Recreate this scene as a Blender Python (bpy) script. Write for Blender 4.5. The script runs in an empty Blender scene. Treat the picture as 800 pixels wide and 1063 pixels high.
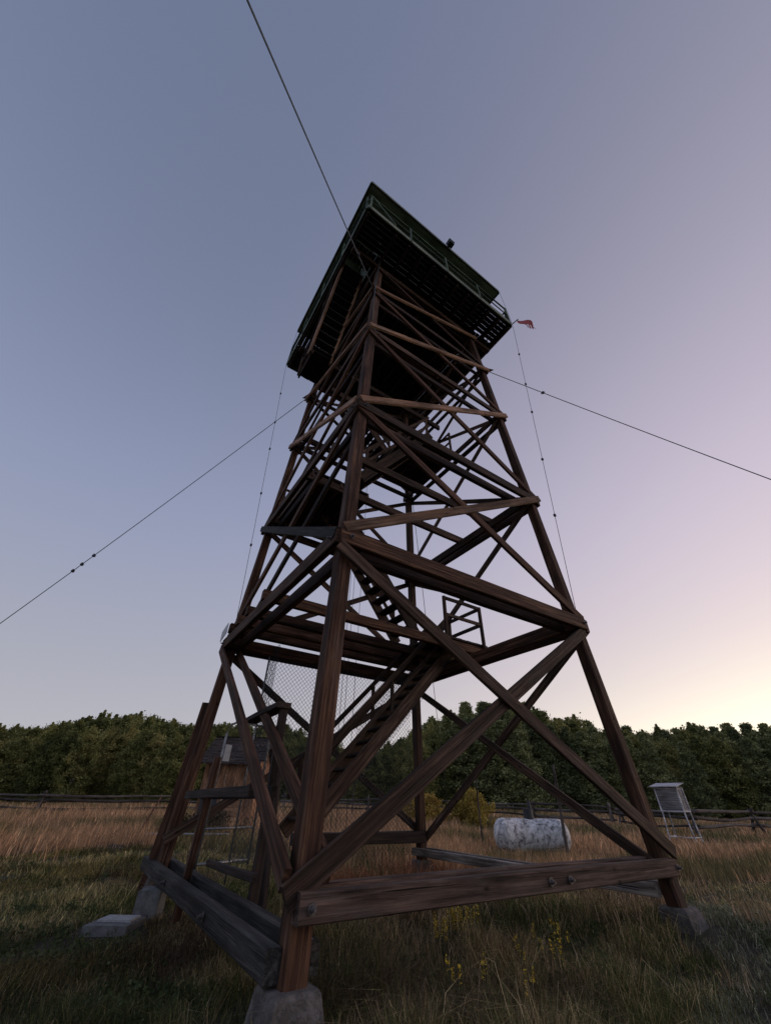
import bpy, math, random
import numpy as np
from mathutils import Vector, Matrix
random.seed(7); rng = np.random.default_rng(11)
R = math.radians
scn = bpy.context.scene
COL = scn.collection

# ------------------------------------------------------------------ terrain
CAM = Vector((-4.293, -6.196, 1.6))
def rise_at(azd):
    return np.interp(azd, [-180, -60, -5, 25, 50, 75, 120, 180], [.002, .004, .006, .0155, .010, .003, .002, .002])
def gz(x, y):
    x = np.asarray(x, float); y = np.asarray(y, float)
    dx = x - CAM.x; dy = y - CAM.y
    r = np.hypot(dx, dy); az = np.degrees(np.arctan2(dx, dy))
    f = np.clip(r - 5, 0, 115)
    z = .30 + rise_at(az) * f
    z = z + .03*np.sin(x*.9+1.3)*np.cos(y*.7) + .018*np.sin(x*2.3+y*1.7)
    z = z + .17*np.exp(-((x-3.1)**2+(y+2.9)**2)/2.2)
    return z
def G(x, y): return float(gz(x, y))

# ------------------------------------------------------------------ materials
def lin(c):
    return tuple([(v/12.92 if v <= .04045 else ((v+.055)/1.055)**2.4) for v in c]) + (1,)
class NT:
    def __init__(s, name):
        m = bpy.data.materials.new(name); m.use_nodes = True
        s.m = m; s.t = m.node_tree; s.b = s.t.nodes['Principled BSDF']
    def n(s, typ, **kw):
        o = s.t.nodes.new(typ)
        for k, v in kw.items():
            if k in o.inputs: o.inputs[k].default_value = v
            else: setattr(o, k, v)
        return o
    def l(s, a, b): s.t.links.new(a, b)
    def ramp(s, fac, stops):
        r = s.n('ShaderNodeValToRGB'); e = r.color_ramp.elements
        while len(e) < len(stops): e.new(.5)
        for i, (p, c) in enumerate(stops):
            e[i].position = p; e[i].color = tuple(c[:3]) + (1,)
        s.l(fac, r.inputs['Fac']); return r.outputs['Color']
    def mix(s, fac, a, b, mode='MIX'):
        m = s.n('ShaderNodeMix'); m.data_type = 'RGBA'; m.blend_type = mode
        for sock, v in ((m.inputs[0], fac), (m.inputs[6], a), (m.inputs[7], b)):
            if hasattr(v, 'node'): s.l(v, sock)
            else: sock.default_value = v if not isinstance(v, tuple) or len(v) == 4 else v + (1,)
        return m.outputs[2]

def wood(name, dark, mid, light, grain=1.0, rough=.8, bump=.5, spec=.25):
    """weathered timber; the grain runs along each object's own X axis"""
    k = NT(name)
    tc = k.n('ShaderNodeTexCoord'); oi = k.n('ShaderNodeObjectInfo')
    off = k.n('ShaderNodeVectorMath', operation='SCALE'); off.inputs['Scale'].default_value = 37.
    cx = k.n('ShaderNodeCombineXYZ'); k.l(oi.outputs['Random'], cx.inputs[0]); k.l(oi.outputs['Random'], cx.inputs[1]); k.l(oi.outputs['Random'], cx.inputs[2])
    k.l(cx.outputs[0], off.inputs[0])
    ad = k.n('ShaderNodeVectorMath', operation='ADD'); k.l(tc.outputs['Object'], ad.inputs[0]); k.l(off.outputs[0], ad.inputs[1])
    mp = k.n('ShaderNodeMapping'); mp.inputs['Scale'].default_value = (1.1, 28*grain, 28*grain); k.l(ad.outputs[0], mp.inputs[0])
    n1 = k.n('ShaderNodeTexNoise', Scale=1.0, Detail=8.0, Roughness=.65, Distortion=.4); k.l(mp.outputs[0], n1.inputs['Vector'])
    mp2 = k.n('ShaderNodeMapping'); mp2.inputs['Scale'].default_value = (.8, 3, 3); k.l(ad.outputs[0], mp2.inputs[0])
    n2 = k.n('ShaderNodeTexNoise', Scale=1.3, Detail=5.0, Roughness=.6); k.l(mp2.outputs[0], n2.inputs['Vector'])
    mp3 = k.n('ShaderNodeMapping'); mp3.inputs['Scale'].default_value = (.9, 60*grain, 60*grain); k.l(ad.outputs[0], mp3.inputs[0])
    n3 = k.n('ShaderNodeTexNoise', Scale=1.0, Detail=3.0, Roughness=.5); k.l(mp3.outputs[0], n3.inputs['Vector'])
    c = k.ramp(n1.outputs['Fac'], [(.32, dark), (.5, mid), (.68, light)])
    wear = k.ramp(n2.outputs['Fac'], [(.35, (.45, .43, .42)), (.55, (1, 1, 1)), (.72, (1.25, 1.2, 1.15))])
    c = k.mix(1.0, c, wear, 'MULTIPLY')
    crack = k.ramp(n3.outputs['Fac'], [(.3, (.12, .1, .1)), (.38, (1, 1, 1))])
    c = k.mix(1.0, c, crack, 'MULTIPLY')
    vo = k.n('ShaderNodeTexVoronoi', Scale=1.0); mp4 = k.n('ShaderNodeMapping'); mp4.inputs['Scale'].default_value = (2.2, 5, 5); k.l(ad.outputs[0], mp4.inputs[0]); k.l(mp4.outputs[0], vo.inputs['Vector'])
    knot = k.ramp(vo.outputs['Distance'], [(.05, (.25, .22, .2)), (.11, (1, 1, 1))]); c = k.mix(1.0, c, knot, 'MULTIPLY')
    n5 = k.n('ShaderNodeTexNoise', Scale=1.7, Detail=7.0, Roughness=.7); k.l(mp2.outputs[0], n5.inputs['Vector'])
    gfac = k.ramp(n5.outputs['Fac'], [(.52, (0, 0, 0)), (.66, (.35, .35, .35))]); gr_ = k.n('ShaderNodeRGBToBW'); k.l(c, gr_.inputs[0]); gv = k.n('ShaderNodeCombineColor'); k.l(gr_.outputs[0], gv.inputs[0]); k.l(gr_.outputs[0], gv.inputs[1]); k.l(gr_.outputs[0], gv.inputs[2])
    gm = k.mix(1.0, gv.outputs[0], (1.35, 1.3, 1.28, 1), 'MULTIPLY'); c = k.mix(gfac, c, gm)
    hv = k.n('ShaderNodeHueSaturation'); mr = k.n('ShaderNodeMapRange'); k.l(oi.outputs['Random'], mr.inputs[0])
    mr.inputs['To Min'].default_value = .5; mr.inputs['To Max'].default_value = 1.4
    k.l(mr.outputs[0], hv.inputs['Value']); k.l(c, hv.inputs['Color'])
    k.l(hv.outputs[0], k.b.inputs['Base Color'])
    k.b.inputs['Roughness'].default_value = rough; k.b.inputs['Specular IOR Level'].default_value = spec
    bm = k.n('ShaderNodeBump', Strength=bump, Distance=.02)
    sm = k.n('ShaderNodeMath', operation='MULTIPLY'); k.l(n1.outputs['Fac'], sm.inputs[0]); k.l(crack, sm.inputs[1])
    k.l(sm.outputs[0], bm.inputs['Height']); k.l(bm.outputs[0], k.b.inputs['Normal'])
    return k.m

def stained(name, stops, scale=6, detail=6, rough=.7, bump=.3, metal=0, vscale=(1, 1, 1), dist=.02, spec=.5):
    k = NT(name); tc = k.n('ShaderNodeTexCoord'); mp = k.n('ShaderNodeMapping'); mp.inputs['Scale'].default_value = vscale
    k.l(tc.outputs['Object'], mp.inputs[0])
    n1 = k.n('ShaderNodeTexNoise', Scale=float(scale), Detail=float(detail), Roughness=.65); k.l(mp.outputs[0], n1.inputs['Vector'])
    k.l(k.ramp(n1.outputs['Fac'], stops), k.b.inputs['Base Color'])
    k.b.inputs['Roughness'].default_value = rough; k.b.inputs['Metallic'].default_value = metal; k.b.inputs['Specular IOR Level'].default_value = spec
    if bump:
        n2 = k.n('ShaderNodeTexNoise', Scale=scale*5., Detail=4.); k.l(mp.outputs[0], n2.inputs['Vector'])
        bm = k.n('ShaderNodeBump', Strength=bump, Distance=dist); k.l(n2.outputs['Fac'], bm.inputs['Height']); k.l(bm.outputs[0], k.b.inputs['Normal'])
    return k.m

M = {}
M['leg'] = wood('leg_timber', (.022, .011, .007), (.085, .040, .024), (.21, .11, .065), bump=.8)
M['brace'] = wood('brace_timber', (.018, .011, .008), (.068, .040, .028), (.18, .11, .078), bump=.8)
M['pale'] = wood('pale_board', (.11, .058, .036), (.31, .175, .11), (.47, .29, .19))
M['beam'] = wood('base_timber', (.035, .022, .018), (.14, .09, .07), (.27, .18, .145), bump=.8)
M['grey'] = wood('grey_timber', (.014, .013, .012), (.046, .043, .041), (.11, .105, .10), bump=.8)
M['dark'] = wood('dark_board', (.02, .014, .012), (.05, .034, .028), (.085, .06, .05))
M['shed'] = wood('shed_board', (.12, .055, .03), (.33, .175, .095), (.48, .28, .165), grain=.6)
M['shedlight'] = wood('shed_trim', (.30, .16, .085), (.52, .31, .18), (.66, .43, .27), grain=.6)
M['shake'] = wood('shake', (.025, .018, .015), (.07, .05, .042), (.17, .13, .115), grain=.5)
M['log'] = wood('fence_log', (.055, .045, .042), (.12, .10, .09), (.21, .18, .16), grain=.5)
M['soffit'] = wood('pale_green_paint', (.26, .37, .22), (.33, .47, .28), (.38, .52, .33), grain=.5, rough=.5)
M['green'] = wood('green_paint', (.04, .07, .035), (.08, .13, .065), (.12, .18, .10), grain=.5, rough=.6)
M['greenlight'] = wood('green_rail_paint', (.08, .10, .07), (.16, .19, .13), (.24, .27, .2), grain=.5, rough=.6)
M['concrete'] = stained('concrete', [(.3, (.05, .045, .04)), (.5, (.12, .108, .10)), (.7, (.22, .20, .19))], 9, 9, .95, .8)
M['slab'] = stained('slab_concrete', [(.3, (.10, .10, .10)), (.5, (.17, .17, .17)), (.72, (.25, .25, .25))], 14, 9, .95, .7)
M['paleslab'] = stained('pale_plate', [(.35, (.30, .30, .31)), (.65, (.46, .46, .46))], 22, 8, .9, .3)
M['steel'] = stained('galvanised_steel', [(.35, (.2, .2, .21)), (.65, (.42, .43, .45))], 25, 4, .45, .1, .7)
M['wire'] = stained('wire_steel', [(.3, (.03, .06, .065)), (.7, (.12, .12, .13))], 20, 2, .5, 0, .6)
M['rust'] = stained('rusty_steel', [(.3, (.06, .028, .018)), (.6, (.15, .07, .045))], 18, 6, .85, .3)
M['nut'] = stained('weathered_nut', [(.35, (.06, .05, .05)), (.65, (.17, .15, .145))], 30, 4, .6, .2, .4)
M['oldgrey'] = wood('silvered_timber', (.10, .085, .075), (.27, .235, .21), (.42, .38, .34), bump=.8)
M['tank'] = None
M['whitewood'] = wood('white_painted_wood', (.32, .32, .34), (.54, .54, .57), (.68, .68, .70), grain=.5, rough=.7, bump=.2)
M['sign'] = stained('sign_face', [(.3, (.45, .45, .46)), (.7, (.66, .66, .68))], 12, 3, .6, 0)
M['black'] = stained('dark_metal', [(.3, (.02, .022, .026)), (.7, (.05, .055, .065))], 12, 3, .6, 0)
k = NT('window_glass'); k.b.inputs['Base Color'].default_value = (.02, .025, .03, 1); k.b.inputs['Roughness'].default_value = .08; M['glass'] = k.m
# tank paint: white with dark flaking patches
k = NT('tank_paint'); tc = k.n('ShaderNodeTexCoord')
a = k.n('ShaderNodeTexNoise', Scale=5.5, Detail=10.0, Roughness=.75, Distortion=.5); k.l(tc.outputs['Object'], a.inputs['Vector'])
mpz = k.n('ShaderNodeMapping'); mpz.inputs['Scale'].default_value = (7, 7, 1.2); k.l(tc.outputs['Object'], mpz.inputs[0])
b_ = k.n('ShaderNodeTexNoise', Scale=1.6, Detail=6.0, Roughness=.7); k.l(mpz.outputs[0], b_.inputs['Vector'])
c1 = k.ramp(a.outputs['Fac'], [(.39, (.14, .13, .13)), (.46, (.55, .55, .56)), (.54, (.86, .86, .87))])
c2 = k.ramp(b_.outputs['Fac'], [(.35, (.45, .43, .42)), (.55, (1, 1, 1))])
k.l(k.mix(1.0, c1, c2, 'MULTIPLY'), k.b.inputs['Base Color']); k.b.inputs['Roughness'].default_value = .6
M['tank'] = k.m
# flag cloth: red and white stripes along its length
k = NT('flag_cloth'); tc = k.n('ShaderNodeTexCoord'); w = k.n('ShaderNodeTexWave', Scale=5.0, Distortion=.3); w.bands_direction = 'Z'
k.l(tc.outputs['Object'], w.inputs['Vector']); k.l(k.ramp(w.outputs['Fac'], [(.5, (.6, .035, .04)), (.7, (.62, .3, .3))]), k.b.inputs['Base Color']); k.b.inputs['Roughness'].default_value = .9
M['flag'] = k.m

def leafmat(name, stops, trans=.25):
    k = NT(name); ge = k.n('ShaderNodeNewGeometry'); oi = k.n('ShaderNodeObjectInfo'); tc = k.n('ShaderNodeTexCoord')
    nz = k.n('ShaderNodeTexNoise', Scale=.55, Detail=4.0); k.l(tc.outputs['Object'], nz.inputs['Vector'])
    ad = k.n('ShaderNodeMath', operation='MULTIPLY_ADD'); k.l(ge.outputs['Random Per Island'], ad.inputs[0]); ad.inputs[1].default_value = .5
    sub = k.n('ShaderNodeMath', operation='MULTIPLY_ADD'); k.l(nz.outputs['Fac'], sub.inputs[0]); sub.inputs[1].default_value = 1.5; sub.inputs[2].default_value = -.5
    k.l(sub.outputs[0], ad.inputs[2])
    c = k.ramp(ad.outputs[0], stops)
    hv = k.n('ShaderNodeHueSaturation'); mr = k.n('ShaderNodeMapRange'); k.l(oi.outputs['Random'], mr.inputs[0])
    mr.inputs['To Min'].default_value = .65; mr.inputs['To Max'].default_value = 1.35; k.l(mr.outputs[0], hv.inputs['Value'])
    mh = k.n('ShaderNodeMapRange'); k.l(oi.outputs['Random'], mh.inputs[0]); mh.inputs['To Min'].default_value = .52; mh.inputs['To Max'].default_value = .475; k.l(mh.outputs[0], hv.inputs['Hue'])
    k.l(c, hv.inputs['Color']); k.l(hv.outputs[0], k.b.inputs['Base Color']); k.b.inputs['Roughness'].default_value = .7; k.b.inputs['Specular IOR Level'].default_value = .2
    if trans:
        tr = k.n('ShaderNodeBsdfTranslucent'); k.l(hv.outputs[0], tr.inputs[0]); mx = k.n('ShaderNodeMixShader'); mx.inputs[0].default_value = trans
        k.l(k.b.outputs[0], mx.inputs[1]); k.l(tr.outputs[0], mx.inputs[2])
        k.l(mx.outputs[0], k.t.nodes['Material Output'].inputs['Surface'])
    return k.m
M['aspen'] = leafmat('aspen_leaves', [(.1, (.06, .075, .025)), (.5, (.205, .215, .07)), (.9, (.46, .43, .15))])
M['conifer'] = leafmat('conifer_needles', [(.1, (.07, .09, .042)), (.5, (.21, .235, .10)), (.9, (.42, .42, .17))], .1)
M['yellowbush'] = leafmat('yellow_bush', [(.1, (.20, .13, .04)), (.45, (.48, .33, .08)), (.9, (.78, .56, .15))])
M['darkbush'] = leafmat('dark_bush', [(.1, (.04, .035, .02)), (.5, (.08, .065, .04)), (.9, (.14, .11, .07))])
M['weeds'] = leafmat('weed_leaves', [(.1, (.03, .045, .018)), (.5, (.075, .10, .035)), (.9, (.17, .19, .08))])
M['bark'] = wood('bark', (.06, .05, .045), (.14, .12, .105), (.26, .23, .2), grain=.3)
M['petal'] = stained('yellow_petal', [(.3, (.62, .42, .02)), (.7, (.78, .56, .04))], 9, 2, .7, 0)
M['stem'] = stained('green_stem', [(.3, (.04, .055, .02)), (.7, (.08, .1, .035))], 9, 2, .8, 0)
# blades take the colour of their own plant, with near-left shading put into it
k = NT('grass_blades'); at_ = k.n('ShaderNodeAttribute'); at_.attribute_name = 'plant'
k.l(at_.outputs['Color'], k.b.inputs['Base Color']); k.b.inputs['Roughness'].default_value = .8; k.b.inputs['Specular IOR Level'].default_value = .15
tr = k.n('ShaderNodeBsdfTranslucent'); k.l(at_.outputs['Color'], tr.inputs[0]); mx = k.n('ShaderNodeMixShader'); mx.inputs[0].default_value = .2
k.l(k.b.outputs[0], mx.inputs[1]); k.l(tr.outputs[0], mx.inputs[2]); k.l(mx.outputs[0], k.t.nodes['Material Output'].inputs['Surface'])
M['grass'] = k.m
# soil and thatch
k = NT('ground_soil'); tc = k.n('ShaderNodeTexCoord')
n1 = k.n('ShaderNodeTexNoise', Scale=.45, Detail=9.0, Roughness=.7); k.l(tc.outputs['Object'], n1.inputs['Vector'])
n2 = k.n('ShaderNodeTexNoise', Scale=14.0, Detail=8.0, Roughness=.7); k.l(tc.outputs['Object'], n2.inputs['Vector'])
c1 = k.ramp(n1.outputs['Fac'], [(.35, (.022, .023, .012)), (.5, (.04, .034, .02)), (.65, (.065, .05, .032))])
c2 = k.ramp(n2.outputs['Fac'], [(.3, (.45, .45, .45)), (.6, (1.1, 1.1, 1.1)), (.75, (1.7, 1.6, 1.4))])
k.l(k.mix(1.0, c1, c2, 'MULTIPLY'), k.b.inputs['Base Color']); k.b.inputs['Roughness'].default_value = .95
bm = k.n('ShaderNodeBump', Strength=.8, Distance=.05); k.l(n2.outputs['Fac'], bm.inputs['Height']); k.l(bm.outputs[0], k.b.inputs['Normal'])
M['ground'] = k.m

# ------------------------------------------------------------------ object helpers
WM = {}
def tag(o, label=None, cat=None, group=None, kind=None):
    if label: o['label'] = label
    if cat: o['category'] = cat
    if group: o['group'] = group
    if kind: o['kind'] = kind
    return o
def thing(name, loc, label, cat, group=None):
    o = bpy.data.objects.new(name, None); o.location = loc; o.empty_display_size = .2; COL.objects.link(o)
    WM[o] = Matrix.Translation(loc); return tag(o, label, cat, group)
def mk(name, V, F, mat, parent=None, W=None, smooth=False, label=None):
    me = bpy.data.meshes.new(name); me.from_pydata([tuple(v) for v in V], [], F); me.update()
    me.materials.append(mat)
    if smooth:
        for p in me.polygons: p.use_smooth = True
    o = bpy.data.objects.new(name, me); COL.objects.link(o)
    W = W or Matrix.Identity(4); WM[o] = W
    if parent: o.parent = parent; o.matrix_local = WM[parent].inverted() @ W
    else: o.matrix_world = W
    if label: o['label'] = label
    return o
def frame(A, B, up):
    A = Vector(A); B = Vector(B); x = (B-A).normalized(); u = Vector(up)
    z = (u - x*u.dot(x)).normalized(); y = z.cross(x)
    m = Matrix((x, y, z)).transposed().to_4x4(); m.translation = A
    return m, (B-A).length
def beam_geo(L, w, h, warp=.006, cut=.01):
    """a sawn timber along +X with worn (chamfered) edges and a slight bow; w along Y, h along Z"""
    n = max(2, int(L/.7)); c = min(w, h)*.10
    prof = [(-w/2+c, -h/2), (w/2-c, -h/2), (w/2, -h/2+c), (w/2, h/2-c), (w/2-c, h/2), (-w/2+c, h/2), (-w/2, h/2-c), (-w/2, -h/2+c)]
    V = []; F = []; py = random.uniform(-1, 1)*warp; pz = random.uniform(-1, 1)*warp
    tw = [1+random.uniform(-.02, .02) for _ in range(n+1)]
    for i in range(n+1):
        t = i/n; x = L*t; b = math.sin(math.pi*t)
        e = (random.uniform(-cut, cut) if i in (0, n) else 0)
        for j, (y, z) in enumerate(prof):
            V.append((x+e+(z*.04*random.uniform(-1, 1) if i in (0, n) else 0), y*tw[i]+py*b+random.uniform(-1, 1)*.0012, z*tw[i]+pz*b+random.uniform(-1, 1)*.0012))
    for i in range(n):
        for j in range(8):
            a = i*8+j; b2 = i*8+(j+1) % 8; F.append((a, b2, b2+8, a+8))
    F.append(tuple(range(7, -1, -1))); F.append(tuple(range(n*8, n*8+8)))
    return V, F
def beam(name, A, B, w, h, mat, parent, up=(0, 0, 1), warp=.006, label=None):
    W, L = frame(A, B, up); V, F = beam_geo(L, w, h, warp)
    return mk(name, V, F, mat, parent, W, label=label)
def boxg(x0, x1, y0, y1, z0, z1):
    return [(x, y, z) for x in (x0, x1) for y in (y0, y1) for z in (z0, z1)], [(0, 1, 3, 2), (4, 6, 7, 5), (0, 4, 5, 1), (2, 3, 7, 6), (0, 2, 6, 4), (1, 5, 7, 3)]
def merge(parts):
    V = []; F = []
    for v, f in parts:
        k_ = len(V); V += list(v); F += [tuple(i+k_ for i in q) for q in f]
    return V, F
def xf(geo, Mx): return [Mx @ Vector(v) for v in geo[0]], geo[1]
def beams(name, segs, mat, parent, label=None):
    """several boards of ONE part, merged in the local frame of the first one (grain along X for all if parallel)"""
    W0, _ = frame(*segs[0][:2], segs[0][4]); inv = W0.inverted(); g = []
    for A, B, w, h, up in segs:
        W, L = frame(A, B, up); g.append(xf(beam_geo(L, w, h, .003), inv @ W))
    V, F = merge(g); return mk(name, V, F, mat, parent, W0, label=label)
def tube_geo(pts, r, n=8, cap=True):
    pts = [Vector(p) for p in pts]; V = []; F = []
    rs = r if isinstance(r, (list, tuple)) else [r]*len(pts)
    for i, p in enumerate(pts):
        d = (pts[min(i+1, len(pts)-1)] - pts[max(i-1, 0)]).normalized()
        a = d.cross(Vector((0, 0, 1)) if abs(d.z) < .95 else Vector((1, 0, 0))).normalized(); b = d.cross(a)
        for j in range(n):
            t = 2*math.pi*j/n; V.append(p + (a*math.cos(t)+b*math.sin(t))*rs[i])
    for i in range(len(pts)-1):
        for j in range(n):
            F.append((i*n+j, i*n+(j+1) % n, (i+1)*n+(j+1) % n, (i+1)*n+j))
    if cap: F.append(tuple(range(n-1, -1, -1))); F.append(tuple(range((len(pts)-1)*n, len(pts)*n)))
    return V, F
def tube(name, pts, r, mat, parent, n=8, label=None, smooth=True):
    V, F = tube_geo(pts, r, n); o = Vector(pts[0]); W = Matrix.Translation(o)
    return mk(name, [v-o for v in V], F, mat, parent, W, smooth, label)
def log_rail(name, A, B, r, mat, parent, wob=.05):
    W, L = frame(A, B, (0, 0, 1)); n = 8; pts = []; ph = random.uniform(0, 6); sag = random.uniform(-wob, wob)
    rs = []
    for i in range(n+1):
        t = i/n; pts.append((L*t, math.sin(t*5+ph)*wob*.4, math.sin(math.pi*t)*sag+math.sin(t*7+ph)*wob*.25)); rs.append(r*(1.15-.35*t)*random.uniform(.92, 1.08))
    V, F = tube_geo(pts, rs, 7); return mk(name, V, F, mat, parent, W, True)

# ------------------------------------------------------------------ the lookout tower
S0, K = 2.673, .0477
def s(z): return S0 - K*z
Lv = [1.03, 4.27, 7.23, 10.34, 12.75, 14.84]
CN = {'N': (-1, -1), 'R': (1, -1), 'W': (-1, 1), 'B': (1, 1)}
def node(c, z, off=(0, 0, 0)):
    return Vector((CN[c][0]*s(z)+off[0]-(.13*(15-z)/14.4 if c == 'R' else 0), CN[c][1]*s(z)+off[1], z+off[2]))
T = thing('fire_lookout_tower', (0, 0, .3), 'tall brown timber fire lookout tower with crossed braces, stairs and a green cabin on top', 'lookout tower')
LEG = .185
for c in 'NRWB':
    up = Vector((CN[c][0], 0, 0))
    lg = beam('leg', node(c, .64), node(c, 15.02), LEG, LEG, M['leg'], T, up, .004)
    zs = G(CN[c][0]*2.7, CN[c][1]*2.7)-.15
    # footing: truncated concrete pyramid with worn edges
    cx, cy = node(c, .5).x, node(c, .5).y; V = []; F = []
    rings = [(.235, zs), (.215, .34+.04), (.165, .625), (.155, .64), (.145, .645)]
    for hw, z in rings:
        hw *= .8 if c == 'W' else 1
        for q in range(4):
            a = (q+.5)*math.pi/2; b = a+math.pi/2
            p0 = Vector((math.cos(a), math.sin(a)))*hw*1.414; p1 = Vector((math.cos(b), math.sin(b)))*hw*1.414
            for t in (.03, .35, .65, .97):
                p = p0.lerp(p1, t); V.append((p.x+random.uniform(-1, 1)*.004, p.y+random.uniform(-1, 1)*.004, z+random.uniform(-1, 1)*.003))
    for i in range(len(rings)-1):
        for j in range(26): F.append((i*16+j, i*16+(j+1) % 16, (i+1)*16+(j+1) % 16, (i+1)*16+j))
    F.append(tuple(range(len(V)-16, len(V))))
    mk('footing', V, F, M['concrete'], T, Matrix.Translation((cx, cy, 0)))
# faces: (corner a, corner b, outward normal)
FACES = {'R': ('N', 'R', Vector((0, -1, 0))), 'W': ('N', 'W', Vector((-1, 0, 0))), 'E': ('R', 'B', Vector((1, 0, 0))), 'K': ('W', 'B', Vector((0, 1, 0)))}
def fmem(name, face, ca, za, cb, zb, side, t, h, mat, layer=0, ext=.12, dz=(0, 0), label=None, ext2=None):
    n = FACES[face][2]; off = n*(LEG/2 + .003 + t/2 + layer*(t+.004))*side
    A = node(ca, za)+off+Vector((0, 0, dz[0])); B = node(cb, zb)+off+Vector((0, 0, dz[1]))
    d = (B-A).normalized(); A = A-d*ext; B = B+d*(ext if ext2 is None else ext2)
    if name == 'bolt': return A
    o = beam(name, A, B, h, t, mat, T, n, label=label)
    return o
def bolt(p, n, parent, r=.022, mat=None):
    """washer and hex nut on a timber face"""
    n = Vector(n); W, _ = frame(p, Vector(p)+n, (0, 0, 1) if abs(n.z) < .9 else (1, 0, 0)); g = []
    for rr, x0, x1, k_ in ((r*1.7, 0, .005, 12), (r, .005, .03, 6), (r*.5, .03, .05, 8)):
        V = [(x, math.cos(2*math.pi*j/k_)*rr, math.sin(2*math.pi*j/k_)*rr) for x in (x0, x1) for j in range(k_)]
        F = [(j, (j+1) % k_, k_+(j+1) % k_, k_+j) for j in range(k_)]+[tuple(range(k_, 2*k_))]; g.append((V, F))
    V, F = merge(g); return mk('bolt', V, F, mat or M['nut'], parent, W)
# base timbers: right and back faces sit high, left and east faces low; each is a pair of timbers gripping the legs
for fc, mo, z, h in (('R', M['beam'], 1.02, .17), ('K', M['dark'], 1.03, .19), ('W', M['grey'], .745, .17), ('E', M['oldgrey'], .78, .13)):
    a, b, n = FACES[fc]
    for side in (1, -1):
        e1_, e2_ = {'R': ((.10, -.02), (-.12, -.02)), 'K': ((-2.2, .08), (-2.2, -.05)), 'W': ((.02, .68), (.0, .5)), 'E': ((.0, .10), (-.1, .1))}[fc][0 if side > 0 else 1]
        o = fmem('base_beam', fc, a, z, b, z, side, .11, h, mo, ext=e1_, ext2=e2_,
                 label={'W': 'grey weathered base beam of the left side', 'R': 'brown base beam facing the front'}.get(fc))
        if side > 0:
            A = node(a, z); B = node(b, z)
            for t in ((.0, .5, .56, .99) if fc == 'R' else (.3, .7) if fc == 'W' else ()): bolt(A.lerp(B, t)+n*(LEG/2+.003+.11+.010), n, o, .021)
# girts
for i, z in enumerate(Lv[1:], 1):
    hh, tt = [(0, 0), (.225, .10), (.20, .08), (.165, .06), (.15, .05), (.14, .05)][i]
    for fc in 'RWEK':
        a, b, n = FACES[fc]
        for side in (1, -1):
            if fc == 'K' and side > 0 and i > 1: continue
            o = fmem('girt', fc, a, z-.02, b, z-.02, side, tt, hh, M['brace'] if i > 1 else M['leg'], ext=.14, ext2=.06 if fc == 'R' else .12)
            if side > 0 and i < 4:
                for c in (a, b): bolt(node(c, z-.02)+n*(LEG/2+tt+.012), n, o, .020)
# first bay bracing
fmem('brace', 'R', 'N', 1.17, 'R', 4.12, 1, .055, .165, M['brace'], 0, .20, ext2=.03)
fmem('brace', 'R', 'N', 4.0, 'R', 1.20, 1, .055, .155, M['brace'], 1, .18, ext2=.08)
fmem('brace', 'W', 'W', 4.10, 'N', 1.22, 1, .055, .155, M['leg'], 1, .15, ext2=.12)
fmem('brace', 'W', 'W', 4.10, 'N', 1.22, -1, .055, .155, M['leg'], 1, .15, ext2=.08)
fmem('brace', 'K', 'W', 4.1, 'B', 1.15, 1, .06, .135, M['brace'], 0, .15)
fmem('brace', 'K', 'B', 4.1, 'W', 1.15, -1, .06, .135, M['brace'], 0, .15)
fmem('brace', 'E', 'R', 4.1, 'B', 1.0, 1, .06, .135, M['brace'], 0, .15)
fmem('brace', 'E', 'B', 4.1, 'R', 1.0, -1, .06, .135, M['brace'], 0, .15)
# upper bays
for i in range(1, 5):
    z0, z1 = Lv[i]+.16, Lv[i+1]-.12; h = (.155, .14, .125, .11)[i-1]; hp = (.15, .135, .12, .10)[i-1]
    # pale or worn board rising from the near leg on the outside, dark braces on the inside
    fmem('brace', 'R', 'N', z0, 'R', z1+.1, 1, .055, hp, M['pale'], 1, .14, label='pale sun-bleached brace board')
    fmem('brace', 'R', 'N', z1, 'R', z0, 1, .055, h, M['leg'], 0, .14)
    fmem('brace', 'W', 'N', z0-(.08 if i == 1 else 0), 'W', z1+.1, 1, .055, hp, M['grey'] if i == 1 else M['pale'], 1, .14, label='pale sun-bleached brace board')
    fmem('brace', 'W', 'N', z1, 'W', z0, 1, .055, h, M['leg'], 0, .16)
    fmem('brace', 'W', 'N', z1, 'W', z0, -1, .055, h, M['brace'], 0, .16)
    fmem('brace', 'E', 'R', z0, 'B', z1, 1, .05, h*.9, M['brace'], 0, .12)
    fmem('brace', 'E', 'B', z0, 'R', z1, -1, .05, h*.9, M['brace'], 0, .12)
    fmem('brace', 'K', 'W', z0, 'B', z1, 1, .05, h*.9, M['brace'], 0, .12)
    fmem('brace', 'K', 'B', z0, 'W', z1, -1, .05, h*.9, M['brace'], 0, .12)
# leg bolts low down on the near leg
for z, dx in ((1.22, .03), (.98, -.03), (4.1, 0), (4.35, .04)):
    bolt(node('N', z)+Vector((dx, -LEG/2-.21 if z > 1.1 and z < 4 else -LEG/2-.15, 0)) if z < 4 else node('N', z)+Vector((dx, -LEG/2-.004, 0)), (0, -1, 0), T, .026) if z > 4 else None
# sister plank on the left leg
for (z0_, z1_, f0, w_) in ((.50, 3.12, .10, .19), (.42, 1.9, .20, .15)):
    beam('leg_plank', Vector((-s(z0_)-.10*f0/.17-.02, s(z0_)+.11*f0/.17+.02, z0_)), Vector((-s(z1_)-.10, s(z1_)+.11, z1_)), w_, .07, M['leg'], T, (-.6, -.8, 0))

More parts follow.
